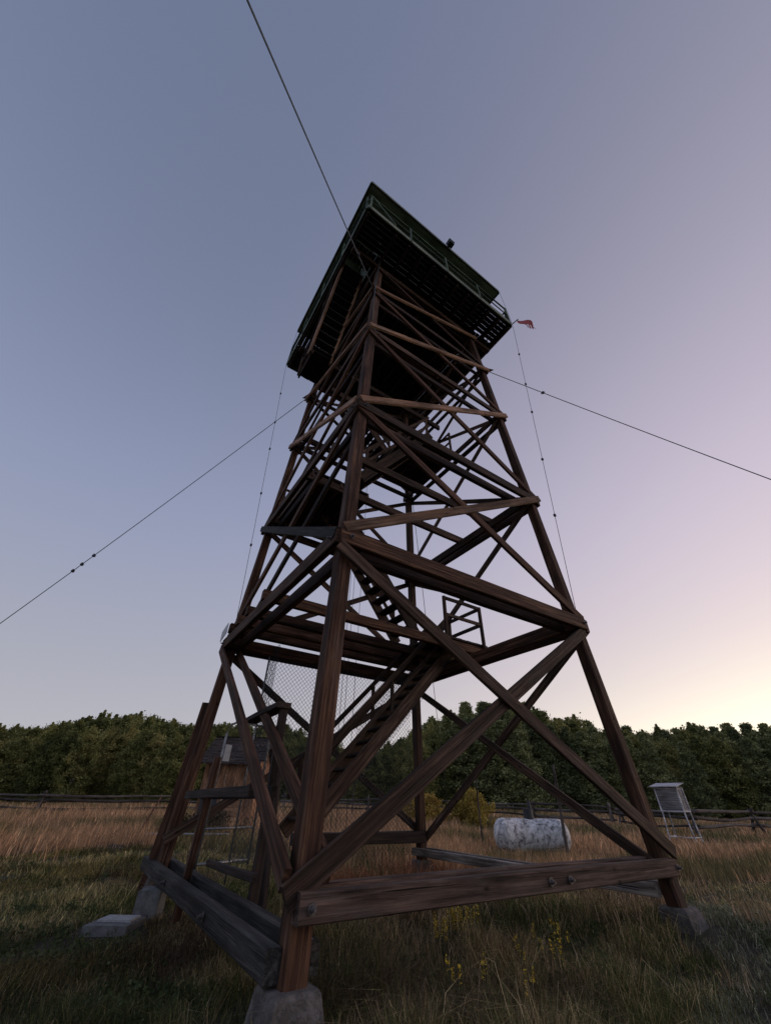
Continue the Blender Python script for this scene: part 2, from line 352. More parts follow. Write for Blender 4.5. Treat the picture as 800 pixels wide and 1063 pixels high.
# ---- landings
def deck(x0, x1, y0, y1, z, along='x', mat='dark', gap=.012, bw=.14):
    segs = []
    if along == 'x':
        y = y0+bw/2
        while y < y1:
            segs.append(((x0, y, z), (x1, y, z), bw-gap, .045, (0, 0, 1))); y += bw
    else:
        x = x0+bw/2
        while x < x1:
            segs.append(((x, y0, z), (x, y1, z), bw-gap, .045, (0, 0, 1))); x += bw
    return segs
zl = 4.27+.115+.12
for y in (.2, 1.08, 1.66, 2.2):
    beam('landing_beam', (-s(zl)-.22, y, zl), (s(zl)+(.55 if y < .5 else .18), y, zl), .13, .19, M['leg'], T)
land1 = beams('landing', deck(1.35, 2.95, .12, 2.25, zl+.14, 'y'), M['dark'], T)
def rail_frame(parent, pts, z, hgt, posts, thick=.07):
    for p in posts: beam('post', (p[0], p[1], z-.1), (p[0], p[1], z+hgt), thick, thick, M['brace'], parent, (1, 0, 0))
    for q0, q1 in zip(pts[:-1], pts[1:]):
        for hh in (hgt-.03, hgt*.52):
            beam('rail', (q0[0], q0[1], z+hh), (q1[0], q1[1], z+hh), thick*.6, thick*1.2, M['brace'], parent)
rail_frame(land1, [(1.55, .08), (2.72, .08), (2.72, 2.2)], zl+.16, .92, [(1.55, .08), (2.72, .08), (2.72, 1.2), (2.72, 2.2)])
def landing(x0, x1, y0, y1, z, rails=None):
    """deck on joists, hung between two cross beams"""
    for y in (y0+.06, y1-.06):
        beam('landing_beam', (-s(z)-.1, y, z-.17), (s(z)+.1, y, z-.17), .09, .2, M['brace'], T)
    o = beams('landing', deck(x0, x1, y0, y1, z, 'y', bw=.19, gap=.004), M['dark'], T)
    beams('joist', [((x, y0, z-.1), (x, y1, z-.1), .05, .13, (0, 0, 1)) for x in (x0+.05, (x0+x1)/2, x1-.05)], M['brace'], o)
    if rails: rail_frame(o, rails, z, .95, rails, .06)
    return o
landing(-2.3, -.75, -.1, 2.05, 7.55, [(-.8, 1.2), (-.8, 2.0), (-2.25, 2.0)])
landing(.35, 2.1, -.35, 1.75, 10.55, [(2.05, -.3), (2.05, 1.7), (.4, 1.7)])
landing(-2.9, -.9, .2, 1.25, 12.55, [(-2.9, .25), (-2.9, 1.2), (-2.25, 1.2)])
beam('landing_beam', (-s(7.3), -1.15, 7.36), (s(7.3)+.1, -1.15, 7.36), .09, .2, M['brace'], T)

# ---- stairs: two stringers, treads and a pair of handrails each
def flight(A, B, wdir, wid, ntr, mat=M['dark'], smat=M['brace'], rails=(1, 1), cleat=True):
    A = Vector(A); B = Vector(B); wd = Vector(wdir); f = beam('stair_stringer', A, B, .06, .24, smat, T)
    g = beam('stair_stringer', A+wd*wid, B+wd*wid, .06, .24, smat, T)
    run = Vector((B.x-A.x, B.y-A.y, 0)).normalized()
    segs = []
    for i in range(ntr):
        p = A.lerp(B, (i+.7)/ntr)
        segs.append((p+wd*.03, p+wd*(wid-.03), .24, .04, (0, 0, 1)))
    tr = beams('stair_treads', segs, mat, T)
    for on, q in zip(rails, (Vector((0, 0, 0)), wd*wid)):
        if not on: continue
        up = Vector((0, 0, .85)); hr = beam('handrail', A+q+up, B+q+up, .045, .09, smat, T)
        for t in (.05, .5, .95):
            p = A.lerp(B, t)+q; beam('post', p, p+up, .05, .07, smat, hr, (1, 0, 0))
        beam('mid_rail', A+q+up*.52, B+q+up*.52, .04, .08, smat, hr)
    return tr
flight((-1.15, .72, 1.22), (2.15, .72, 4.50), (0, 1, 0), .74, 14, rails=(1, 1))
flight((.95, .42, 4.62), (-1.35, .42, 7.55), (0, 1, 0), .76, 13, rails=(0, 1))
flight((-1.25, -.5, 7.55), (1.0, -.5, 10.5), (0, 1, 0), .76, 13, rails=(1, 0))
flight((.6, 1.0, 10.55), (-1.1, 1.0, 12.5), (0, 1, 0), .7, 9, rails=(1, 1))
flight((-2.92, .35, 12.5), (-2.92, -1.3, 15.5), (1, 0, 0), .7, 12, mat=M['grey'], smat=M['pale'], rails=(0, 0))
tube('handrail', [(-2.95, .3, 13.4), (-2.95, -1.3, 16.4)], .03, M['brace'], T)
beam('stair_hanger', (-2.88, .3, 12.4), (-2.88, -.5, 15.4), .05, .10, M['brace'], T, (1, 0, 0))
beam('stair_hanger', (-2.2, .9, 12.4), (-2.85, -.35, 15.4), .05, .08, M['brace'], T, (1, 0, 0))

# ---- cab frame, catwalk and cabin
ZP = 15.58; HP = 3.04
for y in (-s(15)+.0, 0, s(15)):
    beam('cap_beam', (-2.95, y, 15.13), (2.95, y, 15.13), .16, .2, M['brace'], T)
cat = beams('catwalk', [((x, -HP+.06, 15.39), (x, HP-.06, 15.39), .07, .28, (0, 0, 1)) for x in np.linspace(-2.98, 2.98, 13) if not (-2.9 < x < -2.3)], M['dark'], T)
def strip(f):
    segs = []
    for k_ in range(6): segs += f(HP-.07-k_*.15)
    beams('deck_boards', segs, M['dark'], cat)
zd = ZP-.02; U_ = (0, 0, 1)
strip(lambda q: [((-HP, -q, zd), (HP, -q, zd), .136, .04, U_)])
strip(lambda q: [((-HP, q, zd), (HP, q, zd), .130, .04, U_)])
strip(lambda q: [((q, -2.1, zd), (q, 2.1, zd), .132, .04, U_)])
strip(lambda q: [((-q, -2.1, zd), (-q, -1.55, zd), .135, .04, U_)])
strip(lambda q: [((-q, -.45, zd), (-q, 2.1, zd), .135, .04, U_)])
V, F = boxg(-2.13, 2.13, -2.13, 2.13, ZP-.05, ZP+.02); mk('cabin_floor', V, F, M['dark'], cat)
for A, B, n in (((-HP, -HP, 0), (HP, -HP, 0), (0, -1, 0)), ((-HP, HP, 0), (HP, HP, 0), (0, 1, 0)), ((-HP, -HP, 0), (-HP, HP, 0), (-1, 0, 0)), ((HP, -HP, 0), (HP, HP, 0), (1, 0, 0))):
    n = Vector(n); A = Vector(A)+n*.03; B = Vector(B)+n*.03; u = Vector((0, 0, 1))
    beam('edge_board', A+u*(ZP-.12), B+u*(ZP-.12), .045, .24, M['greenlight'], cat, (0, 0, 1))
    beam('rail', A+u*(ZP+.98), B+u*(ZP+.98), .05, .04, M['green'], cat)
    beam('rail', A+u*(ZP+.50), B+u*(ZP+.50), .03, .05, M['green'], cat)
    for t in np.linspace(.01, .99, 5):
        p = A.lerp(B, t); beam('post', p+u*(ZP-.2), p+u*(ZP+1.0), .06, .06, M['green'], cat, (1, 0, 0))
beam('rail_brace', (-2.98, -3.1, ZP+.95), (-2.1, -3.1, ZP+.02), .04, .07, M['green'], cat)
RZ, RH = 18.12, 3.05
cab = mk('cabin', *boxg(-2.13, 2.13, -2.13, 2.13, ZP+.025, ZP+.95), M['green'], T)
for sx, sy in ((-1, -1), (1, -1), (-1, 1), (1, 1)):
    beam('corner_post', (sx*2.08, sy*2.08, ZP+.94), (sx*2.08, sy*2.08, RZ-.05), .12, .12, M['green'], cab, (1, 0, 0))
for ax in (0, 1):
    for sg in (-1, 1):
        def P(u, z, o=2.10):
            return (u, sg*o, z) if ax == 0 else (sg*o, u, z)
        segs = [(P(u, ZP+.95), P(u, RZ-.28), .06, .08, (0, 0, 1) if 0 else (1, 0, 0)) for u in (-1.0, 0.0, 1.0)]
        segs += [(P(-2.0, ZP+.98), P(2.0, ZP+.98), .08, .06, (0, 0, 1)), (P(-2.0, RZ-.3), P(2.0, RZ-.3), .08, .06, (0, 0, 1)), (P(-2.0, ZP+1.6), P(2.0, ZP+1.6), .03, .03, (0, 0, 1))]
        wf = beams('window_frame', segs, M['greenlight'], cab)
        a0 = (-2.02, 2.02, sg*2.07-.004, sg*2.07+.004, ZP+.97, RZ-.3) if ax == 0 else (sg*2.07-.004, sg*2.07+.004, -2.02, 2.02, ZP+.97, RZ-.3)
        mk('pane', *boxg(*a0), M['glass'], wf)
        a0 = (-2.02, 2.02, sg*2.10-.03, sg*2.10+.03, RZ-.26, RZ-.03) if ax == 0 else (sg*2.10-.03, sg*2.10+.03, -2.02, 2.02, RZ-.26, RZ-.03)
        mk('lintel', *boxg(*a0), M['green'], cab)
# hipped roof with a boarded green soffit reaching out over the catwalk
e = RH; V = [(-e, -e, RZ+.10), (e, -e, RZ+.10), (e, e, RZ+.10), (-e, e, RZ+.10), (0, 0, RZ+1.15)]
roof = mk('roof', V, [(0, 1, 4), (1, 2, 4), (2, 3, 4), (3, 0, 4)], M['shake'], cab)
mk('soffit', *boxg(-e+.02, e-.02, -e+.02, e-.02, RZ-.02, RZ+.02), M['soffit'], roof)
for A, B, n in (((-e, -e), (e, -e), (0, -1)), ((-e, e), (e, e), (0, 1)), ((-e, -e), (-e, e), (-1, 0)), ((e, -e), (e, e), (1, 0))):
    n = Vector((n[0], n[1], 0)); A = Vector((A[0], A[1], RZ+.045))+n*.02; B = Vector((B[0], B[1], RZ+.045))+n*.02
    beam('fascia', A, B, .035, .16, M['greenlight'], roof)
vb = merge([boxg(-.11, .11, -.09, .09, -.08, .08), boxg(-.13, .13, -.11, .11, .08, .10), boxg(-.04, .04, .09, .2, -.05, .05)])
mk('vent_box', vb[0], vb[1], M['black'], roof, Matrix.Translation((.32, -e-.16, RZ+.06)))

# ---- guy wires with turnbuckle clamps and a steel bracket at the leg
for c, h0 in (('N', 12.8), ('W', 13.02), ('R', 12.85), ('B', 12.85)):
    d = Vector((CN[c][0], CN[c][1], 0)).normalized(); A = node(c, h0)+d*.14; t_end = (h0-.2)/1.06; B = A+d*t_end+Vector((0, 0, -(h0-.25)))
    pts = [A.lerp(B, t)+Vector((0, 0, -.22*math.sin(math.pi*t))) for t in np.linspace(0, 1, 17)]
    g = tube('guy_wire', pts, .011, M['wire'], T, 6)
    V = [(.0, -.13, -.02), (0, .13, -.02), (.34, 0, -.06), (.0, -.13, .02), (0, .13, .02), (.34, 0, -.02)]
    Wb = Matrix((d, d.cross(Vector((0, 0, 1)))*-1, Vector((0, 0, 1)))).transposed().to_4x4(); Wb.translation = node(c, h0)+d*.05
    mk('guy_bracket', V, [(0, 2, 1), (3, 4, 5), (0, 1, 4, 3), (1, 2, 5, 4), (2, 0, 3, 5)], M['rust'], T, Wb)
    for t in ((.455, .475, .49) if c == 'W' else (.12,)):
        p = A.lerp(B, t)+Vector((0, 0, -.22*math.sin(math.pi*t))); dd = (B-A).normalized()
        W_, _ = frame(p-dd*.05, p+dd*.05, (0, 0, 1))
        mk('wire_clamp', *merge([boxg(0, .08, -.022, .022, -.025, .04), boxg(.02, .05, -.010, .010, -.07, .06)]), M['black'], g, W_)
# thin lightning wires from the roof corners down the corners of the tower, with bead insulators
for c, ze in (('R', 4.4), ('W', 4.4)):
    A = Vector((CN[c][0]*3.07, CN[c][1]*3.07, RZ+.1)); m1 = Vector((CN[c][0]*3.09, CN[c][1]*3.09, ZP-.1)); B = Vector((CN[c][0]*2.50, CN[c][1]*2.50, ze))
    pts = [A, m1]+[m1.lerp(B, t)+Vector((CN[c][0]*-.06, CN[c][1]*-.06, 0))*math.sin(math.pi*t)*0 for t in np.linspace(.1, 1, 10)]
    g = tube('lightning_wire', pts, .006, M['wire'], T, 5)
    for t in (.18, .33, .45, .62, .78):
        p = m1.lerp(B, t); bb = xf(boxg(-.022, .022, -.022, .022, -.03, .03), Matrix.Translation(p)); mk('insulator', bb[0], bb[1], M['black'], g)
for x_, y_ in ((-.02, 2.0), (.12, 2.05), (.25, 1.9)):
    tube('drop_cable', [(x_, y_, 15.3), (x_+.04, y_+.02, 8), (x_+.02, y_, 1.2)], .006, M['wire'], T, 5)
tube('drop_cable', [(-2.0, -2.12, 15.6), (-2.23, -2.33, 12.9), (-2.3, -2.42, 10.5)], .012, M['wire'], T, 6)

# ---- chain-link screens: real crossed wires
def chainlink(name, O, U, Wd, w, h, parent, pitch=.095, r=.0042):
    O = Vector(O); U = Vector(U).normalized(); Wd = Vector(Wd).normalized(); Nn = U.cross(Wd); g = []
    k0 = -h
    while k0 < w:
        for sgn in (1, -1):
            # line u = k0 + v (sgn) clipped to the rectangle
            if sgn > 0: v0 = max(0, -k0); v1 = min(h, w-k0); a = (k0+v0, v0); b = (k0+v1, v1)
            else: v0 = max(0, -k0); v1 = min(h, w-k0); a = (k0+v0, h-v0); b = (k0+v1, h-v1)
            if v1-v0 < .03: continue
            A = O+U*a[0]+Wd*a[1]+Nn*r*sgn; B = O+U*b[0]+Wd*b[1]+Nn*r*sgn
            n = max(1, int((v1-v0)/.6)); pts = [A.lerp(B, i/n)+Nn*random.uniform(-.012, .012) for i in range(n+1)]
            g.append(tube_geo(pts, r, 3, False))
        k0 += pitch
    V, F = merge(g); return mk(name, V, F, M['wire'], parent)
scr = chainlink('mesh_screen', (-1.62, 2.47, .75), (1, 0, 0), (0, 0, 1), 3.9, 3.5, T)
chainlink('mesh_screen', (-1.62, 2.45, 2.6), (0, -1, 0), (0, 0, 1), .55, 1.7, T)
tube('screen_post', [(-1.62, 2.49, .5), (-1.62, 2.49, 4.3)], .018, M['steel'], scr)
chainlink('mesh_screen', (.2, 1.6, 1.8), (.72, 0, .72), (0, 0, 1), 2.6, 1.25, T)
# ---- stair cage entry on the left side
post_e = beam('entry_post', (-2.64, .84, .42), (-2.60, .86, 2.12), .11, .09, M['leg'], T, (1, 0, 0))
beam('entry_lintel', (-2.72, 1.78, 1.66), (-2.72, -1.35, 1.68), .05, .10, M['dark'], T)
beam('entry_lintel', (-2.50, 1.70, 1.66), (-2.50, -1.45, 1.68), .05, .10, M['dark'], T)
beam('entry_sill', (-2.38, .9, .93), (-2.38, -1.0, .97), .07, .07, M['dark'], T)
beam('entry_board', (-2.0, -.25, .35), (-2.0, -.05, 1.95), .05, .36, M['dark'], T, (0, 1, 0))
beam('entry_post', (-2.27, -.70, .5), (-2.27, -.70, 2.60), .09, .10, M['dark'], T, (1, 0, 0))
beam('entry_hood', (-2.30, .60, 2.60), (-2.30, -.78, 2.63), .20, .07, M['dark'], T)
# gate: arched pipe frame with mesh, hinged at the left, standing ajar
ga, gb = Vector((-2.2, 2.30, .72)), Vector((-1.25, 2.62, .72)); gu = (gb-ga).normalized(); gw = (gb-ga).length; up = Vector((0, 0, 1)); gh = 2.1
arch = [ga, ga+up*(gh-.22), ga+up*(gh-.07)+gu*.05, ga+up*gh+gu*.18, gb+up*gh-gu*.18, gb+up*(gh-.07)-gu*.05, gb+up*(gh-.22), gb]
gate = tube('gate', arch, .021, M['steel'], T)
tube('gate_rail', [ga+up*.06, gb+up*.06], .018, M['steel'], gate); tube('gate_rail', [ga+up*.5, gb+up*.5], .016, M['steel'], gate)
chainlink('gate_mesh', ga+up*.06, gu, up, gw, gh-.2, gate, .1, .0022)
V, F = merge([boxg(0, .13, -.004, .004, 0, .26)]); Wg, _ = frame(ga+up*1.45+gu*.02+gu.cross(up)*.03, gb+up*1.45+gu.cross(up)*.03, (0, 0, 1)); mk('gate_sign', V, F, M['sign'], gate, Wg)
Ws, _ = frame((-2.72, 2.62, 4.42), (-2.72, 2.22, 4.50), (0, 0, 1)); mk('notice_plate', *boxg(0, .42, -.006, .006, -.12, .12), M['sign'], T, Ws)
mk('tag_plate', *boxg(-.016, .016, -.005, .005, -.035, .035), M['sign'], T, Matrix.Translation((-2.50, -2.60, .80)))

# ------------------------------------------------------------------ flag on the catwalk corner
fl = thing('tattered_flag', (3.12, -3.12, 15.55), 'small tattered red flag on a short staff at the right corner of the cabin platform', 'flag')
tube('staff', [(3.10, -3.10, 15.5), (3.26, -3.27, 15.74)], .018, M['black'], fl)
V = []; F = []; nx, nz = 8, 7
for i in range(nx+1):
    for j in range(nz+1):
        t = i/nx; u = j/nz; rag = (.12*math.sin(j*2.4) if i == nx else 0)
        V.append((3.22+.34*t*.7+.20*u+rag*.2, -3.23-.34*t*.7-.16*u+.05*math.sin(u*6+t*3), 15.70-.60*u*(1+.12*math.sin(i*2.9))-.10*t+rag*.2))
for i in range(nx):
    for j in range(nz):
        if j >= nz-2 and i % 3 == 1: continue
        a = i*(nz+1)+j; F.append((a, a+1, a+nz+2, a+nz+1))
fo = Vector((3.22, -3.23, 15.70)); f_ = mk('cloth', [Vector(v)-fo for v in V], F, M['flag'], fl, Matrix.Translation(fo))
sm = f_.modifiers.new('thick', 'SOLIDIFY'); sm.thickness = .006

# ------------------------------------------------------------------ propane tank
tx, ty = 8.85, 4.68; tz = G(tx, ty)
tk = thing('propane_tank', (tx, ty, tz), 'weathered white propane tank lying in the dry grass beyond the tower', 'tank')
d = Vector((9.82-7.85, 4.04-5.34, 0)).normalized(); Wt, _ = frame(Vector((tx, ty, tz+.44))-d*1.22, Vector((tx, ty, tz+.44))+d*1.22, (0, 0, 1))
prof = [(0, .0), (.01, .14), (.05, .27), (.12, .37), (.21, .425), (.30, .44), (.303, .446), (.32, .446), (.323, .44)]
full = prof+[(2.44-x, r_) for x, r_ in reversed(prof)]
V = []; F = []; n = 40
for x, r_ in full:
    for j in range(n): a = 2*math.pi*j/n; V.append((x, max(r_, .002)*math.cos(a), max(r_, .002)*math.sin(a)))
for i in range(len(full)-1):
    for j in range(n): F.append((i*n+j, i*n+(j+1) % n, (i+1)*n+(j+1) % n, (i+1)*n+j))
mk('body', V, F, M['tank'], tk, Wt, True)
V, F = tube_geo([(1.22, 0, .40), (1.22, 0, .60)], .15, 20); [mk('weld_seam', *tube_geo([(xs_, 0, 0), (xs_+.025, 0, 0)], .449, 40, False), M['tank'], tk, Wt) for xs_ in (.82, 1.62)]
V, F = tube_geo([(1.22, 0, .40), (1.22, 0, .68)], .16, 20); dm = mk('valve_dome', V, F, M['black'], tk, Wt)
V, F = tube_geo([(1.30, 0, .66), (1.30, 0, .95)], [.06, .035], 10); mk('valve', V, F, M['black'], dm, Wt)
for x in (.5, 1.94): mk('foot', *boxg(x-.07, x+.07, -.28, .28, -.52, -.36), M['concrete'], tk, Wt)

# ------------------------------------------------------------------ white instrument shelter on a stand
sx, sy = 19.2, 4.75; sz = G(sx, sy)-.02
sh = thing('instrument_shelter', (sx, sy, sz), 'white louvred weather instrument box on four thin legs by the right fence', 'weather shelter')
ang = math.atan2(-.45, 1)  # front side faces the camera
Wh = Matrix.Translation((sx, sy, sz)) @ Matrix.Rotation(R(-84), 4, 'Z')
def sp(name, g, mat, par): return mk(name, g[0], g[1], mat, par, Wh)
w2, d2 = .46, .36
def bar(A, B, w, h, up=(1, 0, 0)):
    W_, L_ = frame(A, B, up); return xf(beam_geo(L_, w, h, .002), W_)
for x in (-w2, w2):
    for y in (-d2, d2): sp('leg', bar((x*1.12, y*1.2, -.05), (x*.97, y*.97, 1.12), .045, .045), M['whitewood'], sh)
sp('stretcher', merge([bar((w2*1.08, -d2*1.15, .22), (w2*1.08, d2*1.15, .22), .06, .03, (0, 0, 1)), bar((-w2*1.08, -d2*1.15, .22), (-w2*1.08, d2*1.15, .22), .06, .03, (0, 0, 1)), bar((-w2*1.08, -d2*1.15, .22), (w2*1.08, -d2*1.15, .22), .04, .03, (0, 0, 1))]), M['whitewood'], sh)
bx = sp('box', merge([boxg(-w2+.03, w2-.03, -d2+.03, d2-.03, 1.14, 1.98), boxg(-w2-.03, w2+.03, -d2-.03, d2+.03, 1.10, 1.137)]+[boxg(a-.03, a+.03, b-.03, b+.03, 1.137, 2.0) for a in (-w2, w2) for b in (-d2, d2)]), M['whitewood'], sh)
lv = []
for z in np.arange(1.19, 1.95, .065):
    for sg in (-1, 1):
        lv.append(xf(boxg(-w2+.03, w2-.03, -.025, .025, -.005, .005), Matrix.Translation((0, sg*(d2-.005), z)) @ Matrix.Rotation(sg*R(-40), 4, 'X')))
        lv.append(xf(boxg(-.025, .025, -d2+.03, d2-.03, -.005, .005), Matrix.Translation((sg*(w2-.005), 0, z)) @ Matrix.Rotation(sg*R(40), 4, 'Y')))
sp('louvres', merge(lv), M['whitewood'], bx)
rf = merge([xf(boxg(-w2-.16, w2+.12, -d2-.2, d2+.14, 0, .03), Matrix.Translation((0, 0, 2.09)) @ Matrix.Rotation(R(9), 4, 'X')), boxg(-w2-.02, w2+.02, -d2-.02, d2+.02, 2.0, 2.03)])
sp('roof', rf, M['whitewood'], sh)

# ------------------------------------------------------------------ shed
hx, hy = 2.6, 16.6; hz = G(hx, hy)
shd = thing('wooden_shed', (hx, hy, hz), 'small brown board shed with a shake roof behind the left leg of the tower', 'shed')
fd = Vector((3.37-1.25, 14.85-16.24, 0)).normalized(); Wsd = Matrix((fd, Vector((-fd.y, fd.x, 0)), Vector((0, 0, 1)))).transposed().to_4x4(); Wsd.translation = Vector((1.72, 15.97, hz))
HW = 1.2
wall = mk('wall', *boxg(-HW+.03, HW-.03, .05, 2.6, -.1, 2.62), M['shed'], shd, Wsd)
bd = []; x = -HW
while x < HW:
    wv = random.uniform(.13, .19)
    W_, L_ = frame((x+wv/2, .03+random.uniform(0, .012), -.05), (x+wv/2, .03+random.uniform(0, .01), 2.63), (0, 1, 0)); bd.append(xf(beam_geo(L_, wv-.012, .03, .004), W_)); x += wv
for sd in (-HW, HW):
    y = .05
    while y < 2.6:
        W_, L_ = frame((sd, y+.08, -.05), (sd, y+.08, 2.63), (1, 0, 0)); bd.append(xf(beam_geo(L_, .15, .03, .004), W_)); y += .165
# rotate the boards' frame so grain follows their length (vertical)
Wv = Wsd @ Matrix.Rotation(R(-90), 4, 'Y'); inv = Wv.inverted()
V, F = merge(bd); mk('board_cladding', [inv @ (Wsd @ Vector(v)) for v in V], F, M['shed'], wall, Wv)
door = mk('door', *boxg(-.05, .80, -.035, .0, .02, 1.45), M['shedlight'], shd, Wsd, label='paler lower door of vertical and cross boards')
mk('door_frame', *merge([boxg(-.14, -.06, -.06, .0, 0, 2.25), boxg(.81, .89, -.06, .0, 0, 2.25), boxg(-.05, .80, -.055, -.036, .35, .45), boxg(-.05, .80, -.055, -.036, 1.1, 1.2)]), M['shedlight'], door, Wsd)
mk('opening', *boxg(-1.05, -.3, -.03, .0, .1, 1.3), M['black'], wall, Wsd)
rg = []
for side in (0, 1):
    for row in range(9):
        t0 = row/9; x = -HW-.3
        while x < HW+.3:
            wv = random.uniform(.10, .2); t1 = t0+.15; dz_ = 1.25
            y0, z0 = (-.45+t0*1.78, 2.42+t0*dz_) if side == 0 else (3.1-t0*1.78, 2.42+t0*dz_)
            y1, z1 = (-.45+t1*1.78, 2.42+t1*dz_+.01) if side == 0 else (3.1-t1*1.78, 2.42+t1*dz_+.01)
            j = random.uniform(-.03, .03); l_ = random.uniform(.03, .065)
            V = [(x, y0+j, z0), (x+wv-.01, y0+j, z0), (x+wv-.01, y1, z1), (x, y1, z1), (x, y0+j, z0+l_), (x+wv-.01, y0+j, z0+l_), (x+wv-.01, y1, z1+.01), (x, y1, z1+.01)]
            rg.append((V, [(0, 3, 2, 1), (4, 5, 6, 7), (0, 1, 5, 4), (1, 2, 6, 5), (2, 3, 7, 6), (3, 0, 4, 7)])); x += wv
V, F = merge(rg); mk('roof', V, F, M['shake'], shd, Wsd)
mk('gable', [(-HW, .05, 2.62), (-HW, 2.6, 2.62), (-HW, 1.32, 3.55), (HW, .05, 2.62), (HW, 2.6, 2.62), (HW, 1.32, 3.55)], [(0, 1, 2), (3, 5, 4), (0, 3, 4, 1), (0, 2, 5, 3), (1, 4, 5, 2)], M['shed'], shd, Wsd)

# ------------------------------------------------------------------ rail fences
def fence(nodes, label, posts_lean=.15, nr=3):
    x0, y0 = nodes[0]; f = thing('rail_fence', (x0, y0, G(x0, y0)), label, 'fence')
    P = [Vector((x, y, G(x, y))) for x, y in nodes]
    for i, p in enumerate(P):
        for sgn in (-1, 1):
            d_ = (P[min(i+1, len(P)-1)]-P[max(i-1, 0)]).normalized(); nrm = Vector((-d_.y, d_.x, 0))
            log_rail('post', p+nrm*sgn*.38-Vector((0, 0, .1)), p-nrm*sgn*.13+Vector((0, 0, 1.32+random.uniform(-.08, .1))), .08, M['log'], f, .03)
    for p, q in zip(P[:-1], P[1:]):
        for h in (1.12, .78, .42)[:nr]:
            a = p+Vector((random.uniform(-.04, .04), random.uniform(-.1, .1), h+random.uniform(-.05, .06))); b = q+Vector((0, 0, h+random.uniform(-.07, .05))); dd = (b-a).normalized()*.3
            log_rail('rail', a-dd, b+dd, random.uniform(.065, .095), M['log'], f, .12)
    return f
fence([(-25, 46), (-15.3, 40.6), (-5.6, 34.6), (3.4, 34.4), (10.5, 32.6)], 'grey split-rail fence along the left field')
fence([(11.2, 32.2), (17.5, 28.8), (23.4, 24.6), (27.4, 19.4), (28.6, 13.6)], 'grey split-rail fence behind the tank and bushes')
fence([(28.4, 12.8), (25.4, 6.9), (31.8, 6.2), (38.5, 4.9), (46, 2.8)], 'dark sagging split-rail fence on the right by the white weather box', .2)

# ------------------------------------------------------------------ small things on the ground
def g0(x, y): return Vector((x, y, G(x, y)))
o = log_rail('leaning_stake', g0(-1.93, 12.6)-Vector((0, 0, .1)), g0(-1.35, 13.1)+Vector((.0, 0, 1.22)), .035, M['rust'], None, .01); tag(o, 'thin rusty stake leaning in the straw left of the tower', 'stake')
o = log_rail('bare_pole', g0(8.3, 6.4)-Vector((0, 0, .1)), g0(8.3, 6.4)+Vector((.02, .03, 2.0)), .03, M['log'], None, .02); tag(o, 'thin bare upright pole at the left end of the white tank', 'pole')
o = log_rail('leaning_post', Vector((8.95, 3.52, G(9, 3.5)-.1)), Vector((9.02, 3.42, 2.75)), .045, M['log'], None, .02); tag(o, 'dark crooked post leaning across the right end of the white tank', 'post')
for i, (x, y, h, lb) in enumerate(((12.3, 22.5, 2.2, 'thin bare pole seen left of the back leg, taller one'), (12.9, 21.5, 1.3, 'short dark pole beside the taller thin pole behind the tower'))):
    o = log_rail('bare_pole', g0(x, y)-Vector((0, 0, .1)), g0(x, y)+Vector((.05, .0, h)), .04, M['log'], None, .02); tag(o, lb, 'pole')
hr = thing('pipe_rail', (-.9, 10.6, G(-.9, 10.6)), 'low horizontal grey pipe rail behind the left leg of the tower', 'rail')
pa, pb = Vector((-1.62, 12.2, .66)), Vector((.55, 10.2, .72))
tube('pipe', [pa, pb], .035, M['steel'], hr)
for t in (.08, .92): p = pa.lerp(pb, t); tube('post', [(p.x, p.y, G(p.x, p.y)-.1), (p.x, p.y, p.z)], .03, M['rust'], hr)
pw = tube('pale_pipe', [(-2.51, 4.0, .3), (-2.50, 3.99, 2.36)], .028, M['steel'], None); tag(pw, 'upright pale steel pipe just left of the tower leg', 'pipe')
def rough_block(name, c, sx_, sy_, sz_, rot, mat, label, cat, parent=None):
    nx_, r_ = 6, min(sx_, sy_, sz_)*.12; import bmesh
    bmh = bmesh.new(); bmesh.ops.create_cube(bmh, size=1)
    for v in bmh.verts: v.co = Vector((v.co.x*sx_, v.co.y*sy_, v.co.z*sz_))
    bmesh.ops.bevel(bmh, geom=list(bmh.edges), offset=r_*.3, segments=2, affect='EDGES')
    bmesh.ops.subdivide_edges(bmh, edges=list(bmh.edges), cuts=2, use_grid_fill=True)
    for v in bmh.verts: v.co += Vector((random.uniform(-1, 1), random.uniform(-1, 1), random.uniform(-1, 1)))*r_*.10
    me = bpy.data.meshes.new(name); bmh.to_mesh(me); bmh.free(); me.materials.append(mat)
    ob = bpy.data.objects.new(name, me); COL.objects.link(ob); W_ = Matrix.Translation(c) @ Matrix.Rotation(rot, 4, 'Z'); ob.matrix_world = W_; WM[ob] = W_
    if label: tag(ob, label, cat)
    return ob
b1 = rough_block('concrete_slab', (-3.24, 1.32, .33), .52, .50, .13, R(-32), M['slab'], 'low square concrete slab in the grass left of the tower', 'slab')
b2 = rough_block('cover_plate', (-3.20, 1.35, .408), .40, .27, .022, R(-32), M['paleslab'], 'pale flat plate lying on the low concrete slab', 'plate')
b3 = rough_block('concrete_block', (-2.84, 1.62, .44), .30, .34, .38, R(-25), M['slab'], 'upright rough concrete block beside the base beam of the tower', 'block')

